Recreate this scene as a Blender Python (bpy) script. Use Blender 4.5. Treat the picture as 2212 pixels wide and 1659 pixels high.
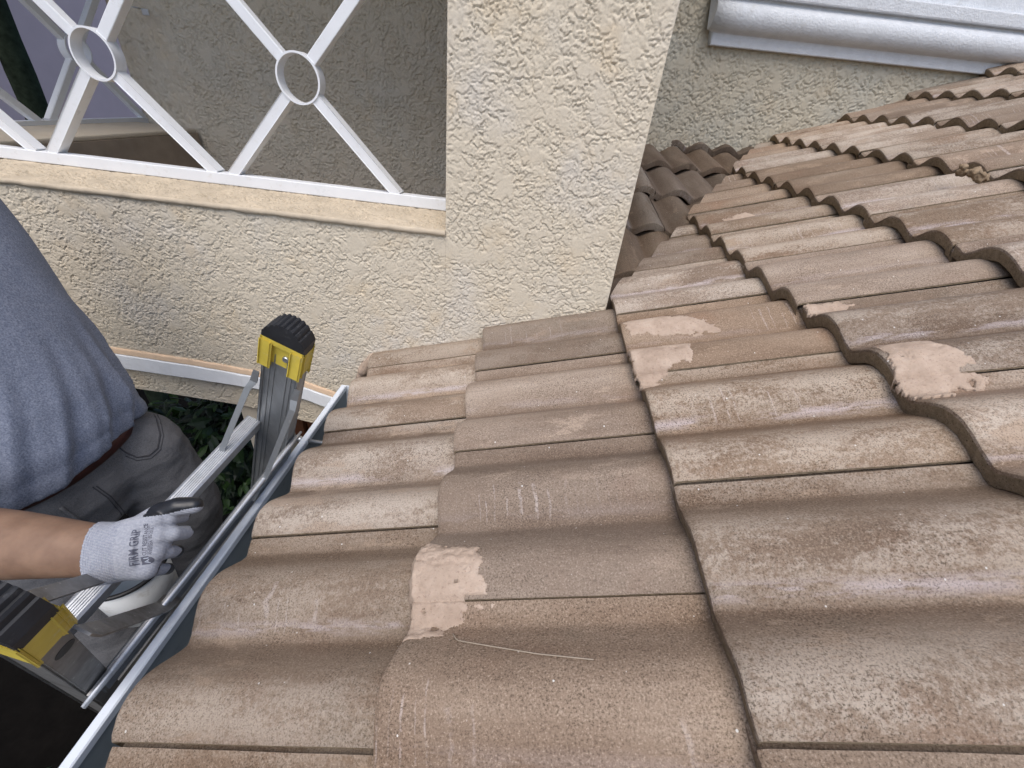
import bpy, bmesh, math, random
import numpy as np
from mathutils import Vector, Matrix
from mathutils.bvhtree import BVHTree

random.seed(7)
for o in list(bpy.data.objects):
    bpy.data.objects.remove(o)
S = bpy.context.scene
COL = S.collection

# ------------------------------------------------------------------ camera
CAM_R = np.array([[0.9927, -0.1208, 0.0051], [0.0715, 0.5527, -0.8303], [0.0975, 0.8246, 0.5572]])
CAM_C = np.array([0.4503, -1.27, 0.7123])
FOC = 1044.16 / 2560.0
cd = bpy.data.cameras.new('camera')
cam = bpy.data.objects.new('camera', cd)
COL.objects.link(cam)
cd.sensor_fit = 'HORIZONTAL'
cd.sensor_width = 36.0
cd.lens = 36.0 * FOC
cd.clip_start = 0.02
cd.clip_end = 200
m = Matrix.Identity(4)
for i in range(3):
    for j in range(3):
        m[i][j] = CAM_R[i, j]
    m[i][3] = CAM_C[i]
loc, rot, _ = m.decompose()
cam.location = loc
cam.rotation_mode = 'QUATERNION'
cam.rotation_quaternion = rot
S.camera = cam
S.render.resolution_x, S.render.resolution_y = 1024, 768

# ------------------------------------------------------------------ light
SUN_DIR = Vector((-0.05, -0.44, 0.89)).normalized()      # towards the sun, behind bright cloud
w = bpy.data.worlds.new('World')
S.world = w
w.use_nodes = True
nt = w.node_tree
nt.nodes.clear()
sky = nt.nodes.new('ShaderNodeTexSky')
sky.sky_type = 'NISHITA'
sky.sun_disc = False
sky.sun_elevation = math.asin(SUN_DIR.z)
sky.sun_rotation = math.atan2(SUN_DIR.x, SUN_DIR.y)
sky.air_density = 1.0
sky.dust_density = 3.0
sky.ozone_density = 1.0
bg = nt.nodes.new('ShaderNodeBackground')
bg.inputs['Strength'].default_value = 0.15
wo = nt.nodes.new('ShaderNodeOutputWorld')
nt.links.new(sky.outputs[0], bg.inputs[0])
nt.links.new(bg.outputs[0], wo.inputs[0])
sd = bpy.data.lights.new('sun', 'SUN')
sd.energy = 1.1
sd.angle = math.radians(45)
sd.color = (1.0, 0.98, 0.955)
so = bpy.data.objects.new('sun', sd)
COL.objects.link(so)
so.rotation_mode = 'QUATERNION'
so.rotation_quaternion = SUN_DIR.to_track_quat('Z', 'Y')
S.view_settings.view_transform = 'Standard'
S.view_settings.look = 'None'
S.view_settings.gamma = 1
S.view_settings.exposure = 0.65
S.view_settings.use_curve_mapping = False

# ------------------------------------------------------------------ helpers
def ray(px, py):
    """pixel of the 2212x1659 photograph -> world ray (unit depth along the optical axis)"""
    k = 1.0 / (FOC * 2212)
    return CAM_R @ np.array([(px - 1106) * k, -(py - 829.5) * k, -1.0])
def at(px, py, depth):
    return Vector(CAM_C + depth * ray(px, py))
def onplane(px, py, p0, n):
    d = ray(px, py)
    n = np.array(n, float)
    t = np.dot(np.array(p0, float) - CAM_C, n) / np.dot(d, n)
    return Vector(CAM_C + t * d)

def link(name, mesh, mats=None, parent=None, smooth=False):
    o = bpy.data.objects.new(name, mesh)
    COL.objects.link(o)
    if mats is not None and len(mesh.materials) == 0:
        for mm in (mats if isinstance(mats, (list, tuple)) else [mats]):
            mesh.materials.append(mm)
    if parent is not None:
        o.parent = parent
        o.matrix_parent_inverse = parent.matrix_world.inverted() if False else Matrix.Translation(-parent.location) if parent.parent is None else Matrix.Identity(4)
    if smooth:
        mesh.polygons.foreach_set('use_smooth', [True] * len(mesh.polygons))
    return o
def bmo(name, bm, mats=None, parent=None, smooth=False):
    me = bpy.data.meshes.new(name)
    bm.normal_update()
    bm.to_mesh(me)
    bm.free()
    return link(name, me, mats, parent, smooth)
def thing(name, label, cat, loc=(0, 0, 0), group=None, kind=None):
    o = bpy.data.objects.new(name, None)
    COL.objects.link(o)
    o.location = loc
    o.empty_display_size = 0.1
    o['label'] = label
    o['category'] = cat
    if group: o['group'] = group
    if kind: o['kind'] = kind
    return o
def tag(o, label, cat, kind=None, group=None):
    o['label'] = label
    o['category'] = cat
    if kind: o['kind'] = kind
    if group: o['group'] = group
    return o

def frame(dirv, up=(0, 0, 1)):
    z = Vector(dirv).normalized()
    u = Vector(up)
    if abs(z.dot(u)) > 0.98: u = Vector((1, 0, 0))
    x = u.cross(z).normalized()
    y = z.cross(x)
    return x, y, z
def add_box(bm, c, ax, ay, az, sx, sy, sz, bev=0.0, mi=0):
    """box centred at c with axes ax, ay, az and full sizes"""
    r = bmesh.ops.create_cube(bm, size=1.0)
    vs = r['verts']
    c, ax, ay, az = Vector(c), Vector(ax), Vector(ay), Vector(az)
    for v in vs:
        p = v.co
        v.co = c + ax * (p.x * sx) + ay * (p.y * sy) + az * (p.z * sz)
    fs = set(f for v in vs for f in v.link_faces)
    if mi:
        for f in fs: f.material_index = mi
    if bev:
        es = list(set(e for v in vs for e in v.link_edges))
        bmesh.ops.bevel(bm, geom=es, offset=bev, segments=2, affect='EDGES', profile=0.5, clamp_overlap=True)
    bmesh.ops.recalc_face_normals(bm, faces=list(set(f for f in bm.faces)))
def add_aabox(bm, lo, hi, bev=0.0):
    lo, hi = Vector(lo), Vector(hi)
    add_box(bm, (lo + hi) / 2, (1, 0, 0), (0, 1, 0), (0, 0, 1), hi.x - lo.x, hi.y - lo.y, hi.z - lo.z, bev)
def add_bar(bm, p0, p1, wdt, hgt, up=(0, 0, 1), bev=0.0, mi=0):
    p0, p1 = Vector(p0), Vector(p1)
    x, y, z = frame(p1 - p0, up)
    add_box(bm, (p0 + p1) / 2, x, y, z, wdt, hgt, (p1 - p0).length, bev, mi)
def add_tube(bm, pts, radii, seg=12, cap=True, mi=0):
    """swept round tube through pts"""
    pts = [Vector(p) for p in pts]
    n = len(pts)
    if not isinstance(radii, (list, tuple)): radii = [radii] * n
    rings = []
    px = None
    for i, p in enumerate(pts):
        d = (pts[min(i + 1, n - 1)] - pts[max(i - 1, 0)]).normalized()
        if px is None:
            x, y, _ = frame(d)
        else:
            x = (px - d * px.dot(d)).normalized()
            y = d.cross(x)
        px = x
        rings.append([bm.verts.new(p + (x * math.cos(a) + y * math.sin(a)) * radii[i])
                      for a in [2 * math.pi * k / seg for k in range(seg)]])
    for a, b in zip(rings, rings[1:]):
        for k in range(seg):
            f = bm.faces.new((a[k], a[(k + 1) % seg], b[(k + 1) % seg], b[k]))
            f.material_index = mi
            f.smooth = True
    if cap:
        bm.faces.new(rings[0][::-1]).material_index = mi
        bm.faces.new(rings[-1]).material_index = mi
def add_capsule(bm, p0, r0, p1, r1, seg=20, flat=1.0, axis=None):
    """tapered capsule; flat squashes it along axis"""
    p0, p1 = Vector(p0), Vector(p1)
    d = p1 - p0
    x, y, z = frame(d, axis if axis is not None else (0, 0, 1))
    L = d.length
    prof = []
    for k in range(7):
        a = -math.pi / 2 + (math.pi / 2) * k / 6
        prof.append((r0 * math.sin(a), r0 * math.cos(a)))
    for k in range(1, 6):
        t = k / 6
        prof.append((L * t, r0 + (r1 - r0) * t))
    for k in range(7):
        a = (math.pi / 2) * k / 6
        prof.append((L + r1 * math.sin(a), r1 * math.cos(a)))
    rings = []
    for h, r in prof:
        r = max(r, 1e-4)
        rings.append([bm.verts.new(p0 + z * h + x * (r * math.cos(a)) + y * (r * flat * math.sin(a)))
                      for a in [2 * math.pi * k / seg for k in range(seg)]])
    for a, b in zip(rings, rings[1:]):
        for k in range(seg):
            bm.faces.new((a[k], a[(k + 1) % seg], b[(k + 1) % seg], b[k]))
    bm.faces.new(rings[0][::-1])
    bm.faces.new(rings[-1])
def add_loft(bm, secs, seg=40, power=2.0):
    """closed loft of superellipse sections (centre, ax, ay, rx, ry)"""
    rings = []
    for c, ax, ay, rx, ry in secs:
        c, ax, ay = Vector(c), Vector(ax), Vector(ay)
        ring = []
        for k in range(seg):
            a = 2 * math.pi * k / seg
            ca, sa = math.cos(a), math.sin(a)
            ring.append(bm.verts.new(c + ax * (rx * math.copysign(abs(ca) ** (2 / power), ca)) + ay * (ry * math.copysign(abs(sa) ** (2 / power), sa))))
        rings.append(ring)
    for a, b in zip(rings, rings[1:]):
        for k in range(seg):
            bm.faces.new((a[k], a[(k + 1) % seg], b[(k + 1) % seg], b[k]))
    bm.faces.new(rings[0][::-1])
    bm.faces.new(rings[-1])
def evaluated(o):
    dg = bpy.context.evaluated_depsgraph_get()
    dg.update()
    return bpy.data.meshes.new_from_object(o.evaluated_get(dg))
def remeshed(name, bm, voxel, smooth_it=6, factor=0.5, mats=None, parent=None):
    """join overlapping shells into one continuous smooth surface"""
    me = bpy.data.meshes.new('tmp')
    bmesh.ops.recalc_face_normals(bm, faces=bm.faces)
    bm.to_mesh(me); bm.free()
    o = bpy.data.objects.new('tmp', me)
    COL.objects.link(o)
    r = o.modifiers.new('r', 'REMESH'); r.mode = 'VOXEL'; r.voxel_size = voxel
    s = o.modifiers.new('s', 'SMOOTH'); s.factor = factor; s.iterations = smooth_it
    me2 = evaluated(o)
    bpy.data.objects.remove(o)
    me2.name = name
    return link(name, me2, mats, parent, smooth=True)

# vectorised gradient noise --------------------------------------------------
_rng = np.random.RandomState(3)
_P = _rng.permutation(512)
_P = np.concatenate([_P, _P, _P])
_G = _rng.randn(512, 3); _G /= np.linalg.norm(_G, axis=1)[:, None]
def pnoise(x, y, z=None):
    x = np.asarray(x, float); y = np.asarray(y, float)
    z = np.zeros_like(x) if z is None else np.broadcast_to(np.asarray(z, float), x.shape)
    xi, yi, zi = np.floor(x).astype(int), np.floor(y).astype(int), np.floor(z).astype(int)
    xf, yf, zf = x - xi, y - yi, z - zi
    u, v, q = [t * t * t * (t * (t * 6 - 15) + 10) for t in (xf, yf, zf)]
    def g(a, b, c):
        h = _P[(_P[(_P[(xi + a) & 511] + yi + b) & 511] + zi + c) & 511]
        G = _G[h & 511]
        return G[..., 0] * (xf - a) + G[..., 1] * (yf - b) + G[..., 2] * (zf - c)
    x00 = g(0, 0, 0) * (1 - u) + g(1, 0, 0) * u
    x10 = g(0, 1, 0) * (1 - u) + g(1, 1, 0) * u
    x01 = g(0, 0, 1) * (1 - u) + g(1, 0, 1) * u
    x11 = g(0, 1, 1) * (1 - u) + g(1, 1, 1) * u
    return ((x00 * (1 - v) + x10 * v) * (1 - q) + (x01 * (1 - v) + x11 * v) * q) * 1.6
def fbm(x, y, z=None, oct=3, gain=0.5):
    a, s, t = 1.0, 0.0, 0.0
    for i in range(oct):
        s = s + a * pnoise(x * 2 ** i + 17.3 * i, y * 2 ** i - 9.1 * i, z)
        t += a; a *= gain
    return s / t

# ------------------------------------------------------------------ materials
class NT:
    def __init__(self, name):
        self.m = bpy.data.materials.new(name)
        self.m.use_nodes = True
        self.t = self.m.node_tree
        self.b = self.t.nodes['Principled BSDF']
        self.tc = None
    def n(self, typ, **kw):
        nd = self.t.nodes.new(typ)
        for k, v in kw.items():
            if hasattr(nd, k): setattr(nd, k, v)
        return nd
    def set(self, sock, val):
        if isinstance(val, bpy.types.NodeSocket): self.t.links.new(val, sock)
        else: sock.default_value = val
    def coord(self, kind='Object'):
        if self.tc is None: self.tc = self.n('ShaderNodeTexCoord')
        return self.tc.outputs[kind]
    def math(self, op, a, b=0.0, c=None, clamp=False):
        nd = self.n('ShaderNodeMath', operation=op)
        nd.use_clamp = clamp
        self.set(nd.inputs[0], a); self.set(nd.inputs[1], b)
        if c is not None: self.set(nd.inputs[2], c)
        return nd.outputs[0]
    def vmath(self, op, a, b):
        nd = self.n('ShaderNodeVectorMath', operation=op)
        self.set(nd.inputs[0], a); self.set(nd.inputs[1], b)
        return nd.outputs[0]
    def scalev(self, vec, sc):
        return self.vmath('MULTIPLY', vec, sc)
    def noise(self, vec, scale, detail=3.0, rough=0.55, out=0, dist=0.0):
        nd = self.n('ShaderNodeTexNoise')
        self.set(nd.inputs['Vector'], vec)
        nd.inputs['Scale'].default_value = scale
        nd.inputs['Detail'].default_value = detail
        nd.inputs['Roughness'].default_value = rough
        nd.inputs['Distortion'].default_value = dist
        return nd.outputs[out]
    def ramp(self, fac, stops, interp='LINEAR'):
        nd = self.n('ShaderNodeValToRGB')
        self.set(nd.inputs[0], fac)
        cr = nd.color_ramp
        cr.interpolation = interp
        while len(cr.elements) > 1: cr.elements.remove(cr.elements[-1])
        for i, (p, c) in enumerate(stops):
            e = cr.elements[0] if i == 0 else cr.elements.new(p)
            e.position = p
            if not isinstance(c, (tuple, list)): c = (c, c, c)
            e.color = (*c, 1) if len(c) == 3 else c
        return nd.outputs[0]
    def step(self, val, lo, hi):
        nd = self.n('ShaderNodeMapRange', interpolation_type='SMOOTHSTEP')
        self.set(nd.inputs[0], val)
        self.set(nd.inputs[1], lo); self.set(nd.inputs[2], hi)
        nd.inputs[3].default_value = 0.0; nd.inputs[4].default_value = 1.0
        return nd.outputs[0]
    def mix(self, fac, a, b, mode='MIX'):
        nd = self.n('ShaderNodeMix', data_type='RGBA', blend_type=mode)
        self.set(nd.inputs[0], fac)
        for s, v in ((nd.inputs[6], a), (nd.inputs[7], b)):
            self.set(s, (*v, 1) if isinstance(v, (tuple, list)) and len(v) == 3 else v)
        return nd.outputs[2]
    def sep(self, vec):
        nd = self.n('ShaderNodeSeparateXYZ'); self.set(nd.inputs[0], vec)
        return nd.outputs
    def comb(self, x, y, z):
        nd = self.n('ShaderNodeCombineXYZ')
        for s, v in zip(nd.inputs, (x, y, z)): self.set(s, v)
        return nd.outputs[0]
    def bump(self, h, strength=0.5, dist=0.002, normal=None):
        nd = self.n('ShaderNodeBump')
        nd.inputs['Strength'].default_value = strength
        nd.inputs['Distance'].default_value = dist
        self.set(nd.inputs['Height'], h)
        if normal is not None: self.set(nd.inputs['Normal'], normal)
        return nd.outputs[0]
    def done(self, col, rough=0.8, normal=None, metal=0.0, spec=None):
        self.set(self.b.inputs['Base Color'], (*col, 1) if isinstance(col, (tuple, list)) and len(col) == 3 else col)
        self.set(self.b.inputs['Roughness'], rough)
        self.b.inputs['Metallic'].default_value = metal
        if spec is not None: self.b.inputs['Specular IOR Level'].default_value = spec
        if normal is not None: self.set(self.b.inputs['Normal'], normal)
        return self.m

def mat_stucco(name, base, warm, grey, fine=1.0):
    k = NT(name)
    p = k.coord('Object')
    a = k.noise(p, 3.2, 4, 0.6)
    b = k.noise(p, 9.0, 3, 0.6)
    c = k.mix(k.step(a, 0.48, 0.72), base, grey)
    c = k.mix(k.math('MULTIPLY', k.step(b, 0.52, 0.75), 0.55), c, warm)
    g = k.noise(p, 260, 2, 0.6)
    c = k.mix(k.math('MULTIPLY', k.step(g, 0.35, 0.7), 0.16), c, (0.28, 0.23, 0.17))
    h = k.noise(p, 420, 3, 0.65)
    nrm = k.bump(h, 0.30 * fine, 0.0015)
    return k.done(c, 0.92, nrm, spec=0.2)
def mat_plain(name, col, rough=0.7, var=0.15, scale=12, bump=0.0, bscale=200, metal=0.0, dirt=None, dscale=30, spec=None, bdist=0.001):
    k = NT(name)
    p = k.coord('Object')
    n1 = k.noise(p, scale, 4, 0.6)
    d = tuple(x * (1 - var) for x in col); l = tuple(min(1, x * (1 + var)) for x in col)
    c = k.ramp(n1, [(0.3, d), (0.7, l)])
    if dirt is not None:
        n2 = k.noise(p, dscale, 5, 0.7)
        c = k.mix(k.math('MULTIPLY', k.step(n2, 0.56, 0.72), dirt[3] if len(dirt) > 3 else 0.6), c, dirt[:3])
    nrm = None
    if bump:
        nrm = k.bump(k.noise(p, bscale, 3, 0.6), bump, bdist)
    r = k.ramp(k.noise(p, 40, 3), [(0.3, max(0, rough - 0.08)), (0.7, min(1, rough + 0.08))])
    return k.done(c, r, nrm, metal, spec)

M = {}
M['stucco'] = mat_stucco('cream_stucco', (0.64, 0.57, 0.45), (0.63, 0.52, 0.365), (0.62, 0.575, 0.50))
M['stucco_in'] = mat_stucco('tan_stucco', (0.62, 0.55, 0.44), (0.60, 0.51, 0.38), (0.60, 0.55, 0.46))
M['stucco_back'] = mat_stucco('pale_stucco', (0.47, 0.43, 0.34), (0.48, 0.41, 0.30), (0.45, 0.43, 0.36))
M['sill'] = mat_plain('ochre_plaster', (0.50, 0.425, 0.32), 0.92, 0.14, 16, 0.5, 260, dirt=(0.34, 0.27, 0.18, 0.35), dscale=60, spec=0.2)
M['caulk'] = mat_plain('peach_caulk', (0.66, 0.49, 0.34), 0.8, 0.08, 20, 0.3, 120, spec=0.25)
M['white_trim'] = mat_plain('white_trim_paint', (0.60, 0.625, 0.65), 0.6, 0.07, 20, 1.0, 110, dirt=(0.45, 0.43, 0.38, 0.30), dscale=14, bdist=0.0035)
M['band_paint'] = mat_plain('white_band_paint', (0.74, 0.765, 0.785), 0.55, 0.04, 20, 0.5, 150, dirt=(0.55, 0.53, 0.48, 0.2), dscale=24)
M['white_metal'] = mat_plain('white_railing_paint', (0.76, 0.78, 0.80), 0.35, 0.03, 14, 0.05, 200, dirt=(0.55, 0.52, 0.46, 0.30), dscale=45)
M['gutter'] = mat_plain('white_gutter_paint', (0.64, 0.69, 0.75), 0.4, 0.05, 10, 0.05, 100, dirt=(0.4, 0.4, 0.38, 0.3), dscale=40)
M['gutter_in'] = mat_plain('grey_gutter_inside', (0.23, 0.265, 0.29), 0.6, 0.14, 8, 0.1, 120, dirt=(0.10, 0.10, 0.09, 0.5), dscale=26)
M['wood'] = mat_plain('brown_paint', (0.16, 0.055, 0.02), 0.6, 0.2, 8, 0.1, 90)
M['deck'] = mat_plain('dark_underlay', (0.03, 0.028, 0.026), 0.9, 0.2, 10)
M['inner_low'] = mat_plain('brown_stucco', (0.36, 0.30, 0.235), 0.95, 0.12, 12, 0.8, 130, spec=0.15)
M['pink'] = mat_plain('lavender_plaster', (0.58, 0.46, 0.48), 0.9, 0.05, 3, 0.4, 220, spec=0.2)
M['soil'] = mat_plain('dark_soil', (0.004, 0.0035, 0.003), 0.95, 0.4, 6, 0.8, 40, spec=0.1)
M['black_plastic'] = mat_plain('black_plastic', (0.012, 0.012, 0.012), 0.45, 0.2, 20)
M['bucket'] = mat_plain('pale_bucket_plastic', (0.62, 0.63, 0.62), 0.45, 0.06, 10, dirt=(0.35, 0.33, 0.28, 0.5), dscale=25)
M['bucket_in'] = mat_plain('grey_bucket_inside', (0.26, 0.30, 0.34), 0.5, 0.08, 10)
M['zinc'] = mat_plain('zinc', (0.55, 0.57, 0.58), 0.35, 0.1, 40, metal=0.9)

def mat_tile(name, raw=False, tone=1.0):
    k = NT(name)
    p0 = k.coord('Object')
    oi = k.n('ShaderNodeObjectInfo')
    rnd = oi.outputs['Random']
    shift = k.comb(k.math('MULTIPLY', rnd, 37.0), k.math('MULTIPLY', rnd, 91.0), k.math('MULTIPLY', rnd, 13.0))
    p = k.vmath('ADD', p0, shift)
    x, y, z = k.sep(p0)
    v = k.math('SUBTRACT', 1.0, k.math('DIVIDE', y, 0.30))
    st = k.noise(k.vmath('MULTIPLY', p, (2.2, 13.0, 6.0)), 1.0, 5, 0.62)          # smears along the fall
    bl = k.noise(k.vmath('MULTIPLY', p, (0.55, 1.7, 1.0)), 8.5, 4, 0.66)
    if raw:
        c = k.ramp(k.noise(p, 120, 4, 0.7), [(0.3, (0.175, 0.135, 0.09)), (0.7, (0.30, 0.235, 0.16))])
        sp = k.noise(p, 420, 2, 0.6)
        c = k.mix(k.step(sp, 0.60, 0.72), c, (0.06, 0.045, 0.03))
        return k.done(c, 0.95, k.bump(k.noise(p, 300, 4, 0.7), 1.0, 0.003), spec=0.1)
    c = k.ramp(st, [(0.28, (0.175, 0.126, 0.092)), (0.45, (0.258, 0.193, 0.144)), (0.58, (0.306, 0.236, 0.179)), (0.72, (0.39, 0.314, 0.247))])
    red = k.noise(p, 5.0, 3, 0.6)
    c = k.mix(k.math('MULTIPLY', k.step(red, 0.56, 0.74), 0.45), c, (0.27, 0.172, 0.122))
    grey = k.noise(k.vmath('ADD', p, (5.1, 2.2, 7.7)), 6.0, 4, 0.65)
    c = k.mix(k.math('MULTIPLY', k.step(grey, 0.55, 0.74), 0.5), c, (0.225, 0.188, 0.145))
    pan = k.math('SUBTRACT', 1.0, k.math('MULTIPLY', k.math('PINGPONG', k.math('SUBTRACT', v, 0.105), 0.2475), 8.0), clamp=True)
    pn = k.step(k.noise(k.vmath('MULTIPLY', p, (2.5, 7.0, 5.0)), 1.0, 4, 0.65), 0.30, 0.62)
    c = k.mix(k.math('MULTIPLY', k.math('MULTIPLY', pan, pn), 0.75), c, (0.175, 0.120, 0.083))
    # worn pale bloom along the crown of the first roll
    crest = k.math('SUBTRACT', 1.0, k.math('MULTIPLY', k.math('PINGPONG', k.math('SUBTRACT', v, 0.42), 0.2475), 5.2), clamp=True)
    wear = k.math('MULTIPLY', k.math('POWER', crest, 0.6), k.step(k.math('ADD', bl, k.math('MULTIPLY', k.math('SUBTRACT', k.noise(p, 150, 3, 0.75), 0.5), 0.6)), 0.37, 0.60))
    gate = k.step(k.math('FRACT', k.math('MULTIPLY', rnd, 7.13)), 0.10, 0.80)
    c = k.mix(k.math('MULTIPLY', k.math('MULTIPLY', wear, gate), 0.92), c, (0.51, 0.44, 0.365))
    # old mortar film, pinkish
    film = k.noise(k.vmath('MULTIPLY', k.vmath('ADD', p, (3.3, 8.8, 1.1)), (3.0, 9.0, 5.0)), 1.6, 6, 0.72)
    c = k.mix(k.math('MULTIPLY', k.step(film, 0.575, 0.63), 0.7), c, (0.39, 0.30, 0.225))
    # lime runs across the near flank of the first roll
    wob = k.noise(k.vmath('MULTIPLY', p, (0.6, 1.0, 0.0)), 34.0, 2, 0.5)
    wave = k.noise(k.vmath('MULTIPLY', p, (1.0, 0.05, 0.0)), 22.0, 1, 0.5)
    xx = k.math('ADD', k.math('MULTIPLY', x, 52.0), k.math('ADD', k.math('MULTIPLY', wob, 0.55), k.math('MULTIPLY', wave, 3.0)))
    fr = k.math('ABSOLUTE', k.math('SUBTRACT', k.math('FRACT', xx), 0.5))
    cell = k.n('ShaderNodeTexWhiteNoise', noise_dimensions='2D')
    k.set(cell.inputs['Vector'], k.comb(k.math('FLOOR', xx), k.math('MULTIPLY', rnd, 50.0), 0.0))
    cv = cell.outputs['Value']
    line = k.math('SUBTRACT', 1.0, k.step(fr, 0.04, k.math('ADD', 0.07, k.math('MULTIPLY', cv, 0.07))))
    dens = k.step(k.noise(k.vmath('ADD', k.vmath('MULTIPLY', p, (1, 0.05, 0)), (0, 31.0, 0)), 5.0, 1, 0.5), 0.46, 0.54)
    on = k.math('MULTIPLY', k.step(cv, 0.28, 0.36), dens)
    vtop = k.math('ADD', 0.36, k.math('MULTIPLY', k.math('FRACT', k.math('MULTIPLY', cv, 9.7)), 0.12))
    vm = k.math('MULTIPLY', k.step(v, k.math('SUBTRACT', vtop, 0.02), vtop), k.math('SUBTRACT', 1.0, k.step(v, k.math('SUBTRACT', 0.575, k.math('MULTIPLY', cv, 0.05)), 0.585)))
    gate2 = k.step(k.math('FRACT', k.math('MULTIPLY', rnd, 17.7)), 0.34, 0.44)
    runs = k.math('MULTIPLY', k.math('MULTIPLY', line, on), k.math('MULTIPLY', vm, gate2))
    runs = k.math('MULTIPLY', runs, k.step(k.noise(p, 70, 4, 0.75), 0.38, 0.58))
    c = k.mix(k.math('MULTIPLY', runs, k.math('ADD', 0.15, k.math('MULTIPLY', cv, 0.42))), c, (0.60, 0.53, 0.49))
    # residue band where the runs end
    band = k.math('SUBTRACT', 1.0, k.math('MULTIPLY', k.math('ABSOLUTE', k.math('SUBTRACT', v, 0.550)), 26.0), clamp=True)
    bn = k.step(k.noise(k.vmath('MULTIPLY', p, (7.0, 40.0, 10.0)), 1.0, 4, 0.7), 0.44, 0.56)
    c = k.mix(k.math('MULTIPLY', k.math('MULTIPLY', band, bn), k.math('ADD', 0.15, k.math('MULTIPLY', gate, 0.75))), c, (0.52, 0.455, 0.44))
    # sand grains
    g1 = k.noise(p, 430, 3, 0.75)
    gm = k.step(k.noise(k.vmath('ADD', p, (1.7, 6.1, 0)), 7.0, 3, 0.6), 0.30, 0.70)
    c = k.mix(k.math('MULTIPLY', k.math('SUBTRACT', 1.0, k.step(g1, 0.36, 0.50)), k.math('ADD', 0.38, k.math('MULTIPLY', gm, 0.5))), c, (0.085, 0.062, 0.044))
    c = k.mix(k.math('MULTIPLY', k.step(g1, 0.55, 0.67), 0.48), c, (0.55, 0.455, 0.36))
    # scattered white paint specks and dark pits
    vo = k.n('ShaderNodeTexVoronoi', voronoi_dimensions='2D')
    k.set(vo.inputs['Vector'], k.vmath('MULTIPLY', p, (1, 1, 0)))
    vo.inputs['Scale'].default_value = 24
    sx, sy, sz = k.sep(vo.outputs['Color'])
    rad = k.math('MULTIPLY', k.math('SUBTRACT', sx, 0.62), 0.085)
    dot = k.math('LESS_THAN', vo.outputs['Distance'], rad)
    c = k.mix(k.math('MULTIPLY', dot, 0.9), c, (0.74, 0.72, 0.68))
    rad2 = k.math('MULTIPLY', k.math('SUBTRACT', sy, 0.86), 0.16)
    vo2 = k.n('ShaderNodeTexVoronoi', voronoi_dimensions='2D')
    k.set(vo2.inputs['Vector'], k.vmath('MULTIPLY', k.vmath('ADD', p, (4, 9, 0)), (1, 1, 0)))
    vo2.inputs['Scale'].default_value = 40
    c = k.mix(k.math('MULTIPLY', k.math('LESS_THAN', vo2.outputs['Distance'], rad2), 0.7), c, (0.05, 0.035, 0.025))
    # tile to tile tone
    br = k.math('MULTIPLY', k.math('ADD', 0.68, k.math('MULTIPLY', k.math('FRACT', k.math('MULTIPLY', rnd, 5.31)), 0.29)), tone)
    hs = k.n('ShaderNodeHueSaturation')
    k.set(hs.inputs['Value'], br); k.set(hs.inputs['Color'], c)
    k.set(hs.inputs['Saturation'], k.math('ADD', 0.93, k.math('MULTIPLY', k.math('FRACT', k.math('MULTIPLY', rnd, 11.9)), 0.22)))
    h = k.math('ADD', k.math('MULTIPLY', k.noise(p, 330, 4, 0.7), 0.7), k.math('MULTIPLY', k.noise(p, 60, 3, 0.6), 0.6))
    h = k.math('ADD', h, k.math('MULTIPLY', dot, 0.4))
    return k.done(hs.outputs['Color'], 0.88, k.bump(h, 0.65, 0.0024), spec=0.14)
M['tile'] = mat_tile('weathered_concrete_tile')
M['tile_raw'] = mat_tile('raw_tile_nose', True)
M['tile_shaded'] = mat_tile('shaded_concrete_tile', False, 0.62)  # darker copy for the valley roof, its shade put into the colour

def mat_mortar():
    k = NT('pink_mortar')
    p = k.coord('Object')
    c = k.ramp(k.noise(p, 22, 5, 0.65), [(0.3, (0.33, 0.25, 0.19)), (0.55, (0.43, 0.335, 0.262)), (0.8, (0.52, 0.425, 0.345))])
    c = k.mix(k.math('MULTIPLY', k.step(k.noise(p, 260, 2, 0.6), 0.60, 0.70), 0.5), c, (0.20, 0.13, 0.10))
    h = k.math('ADD', k.noise(p, 70, 5, 0.7), k.math('MULTIPLY', k.noise(p, 300, 3, 0.6), 0.4))
    return k.done(c, 0.95, k.bump(h, 0.8, 0.004), spec=0.15)
M['mortar'] = mat_mortar()

def mat_alu(name, col, rough, grime=0.4, stretch=(1, 1, 1)):
    k = NT(name)
    p = k.coord('Object')
    n = k.noise(k.vmath('MULTIPLY', p, stretch), 30, 5, 0.7)
    c = k.ramp(n, [(0.3, tuple(x * 0.72 for x in col)), (0.7, col)])
    d = k.noise(p, 14, 5, 0.7)
    c = k.mix(k.math('MULTIPLY', k.step(d, 0.50, 0.70), grime), c, (0.14, 0.125, 0.11))
    s = k.noise(p, 120, 3, 0.6)
    c = k.mix(k.math('MULTIPLY', k.step(s, 0.66, 0.72), 0.4), c, (0.75, 0.75, 0.72))
    r = k.ramp(n, [(0.3, rough + 0.18), (0.7, rough)])
    return k.done(c, r, k.bump(k.noise(p, 150, 3), 0.06, 0.001), metal=0.85)
M['alu'] = mat_alu('ladder_aluminium', (0.42, 0.44, 0.455), 0.40, 0.12, (1, 1, 0.15))
M['alu_dirty'] = mat_alu('grimy_ladder_aluminium', (0.33, 0.325, 0.315), 0.45, 0.7)
M['alu_bright'] = mat_alu('bright_ladder_aluminium', (0.66, 0.68, 0.70), 0.45, 0.15)
M['yellow'] = mat_plain('worn_yellow_plastic', (0.60, 0.475, 0.07), 0.5, 0.15, 14, 0.2, 120, dirt=(0.58, 0.54, 0.36, 0.85), dscale=22)
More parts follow.
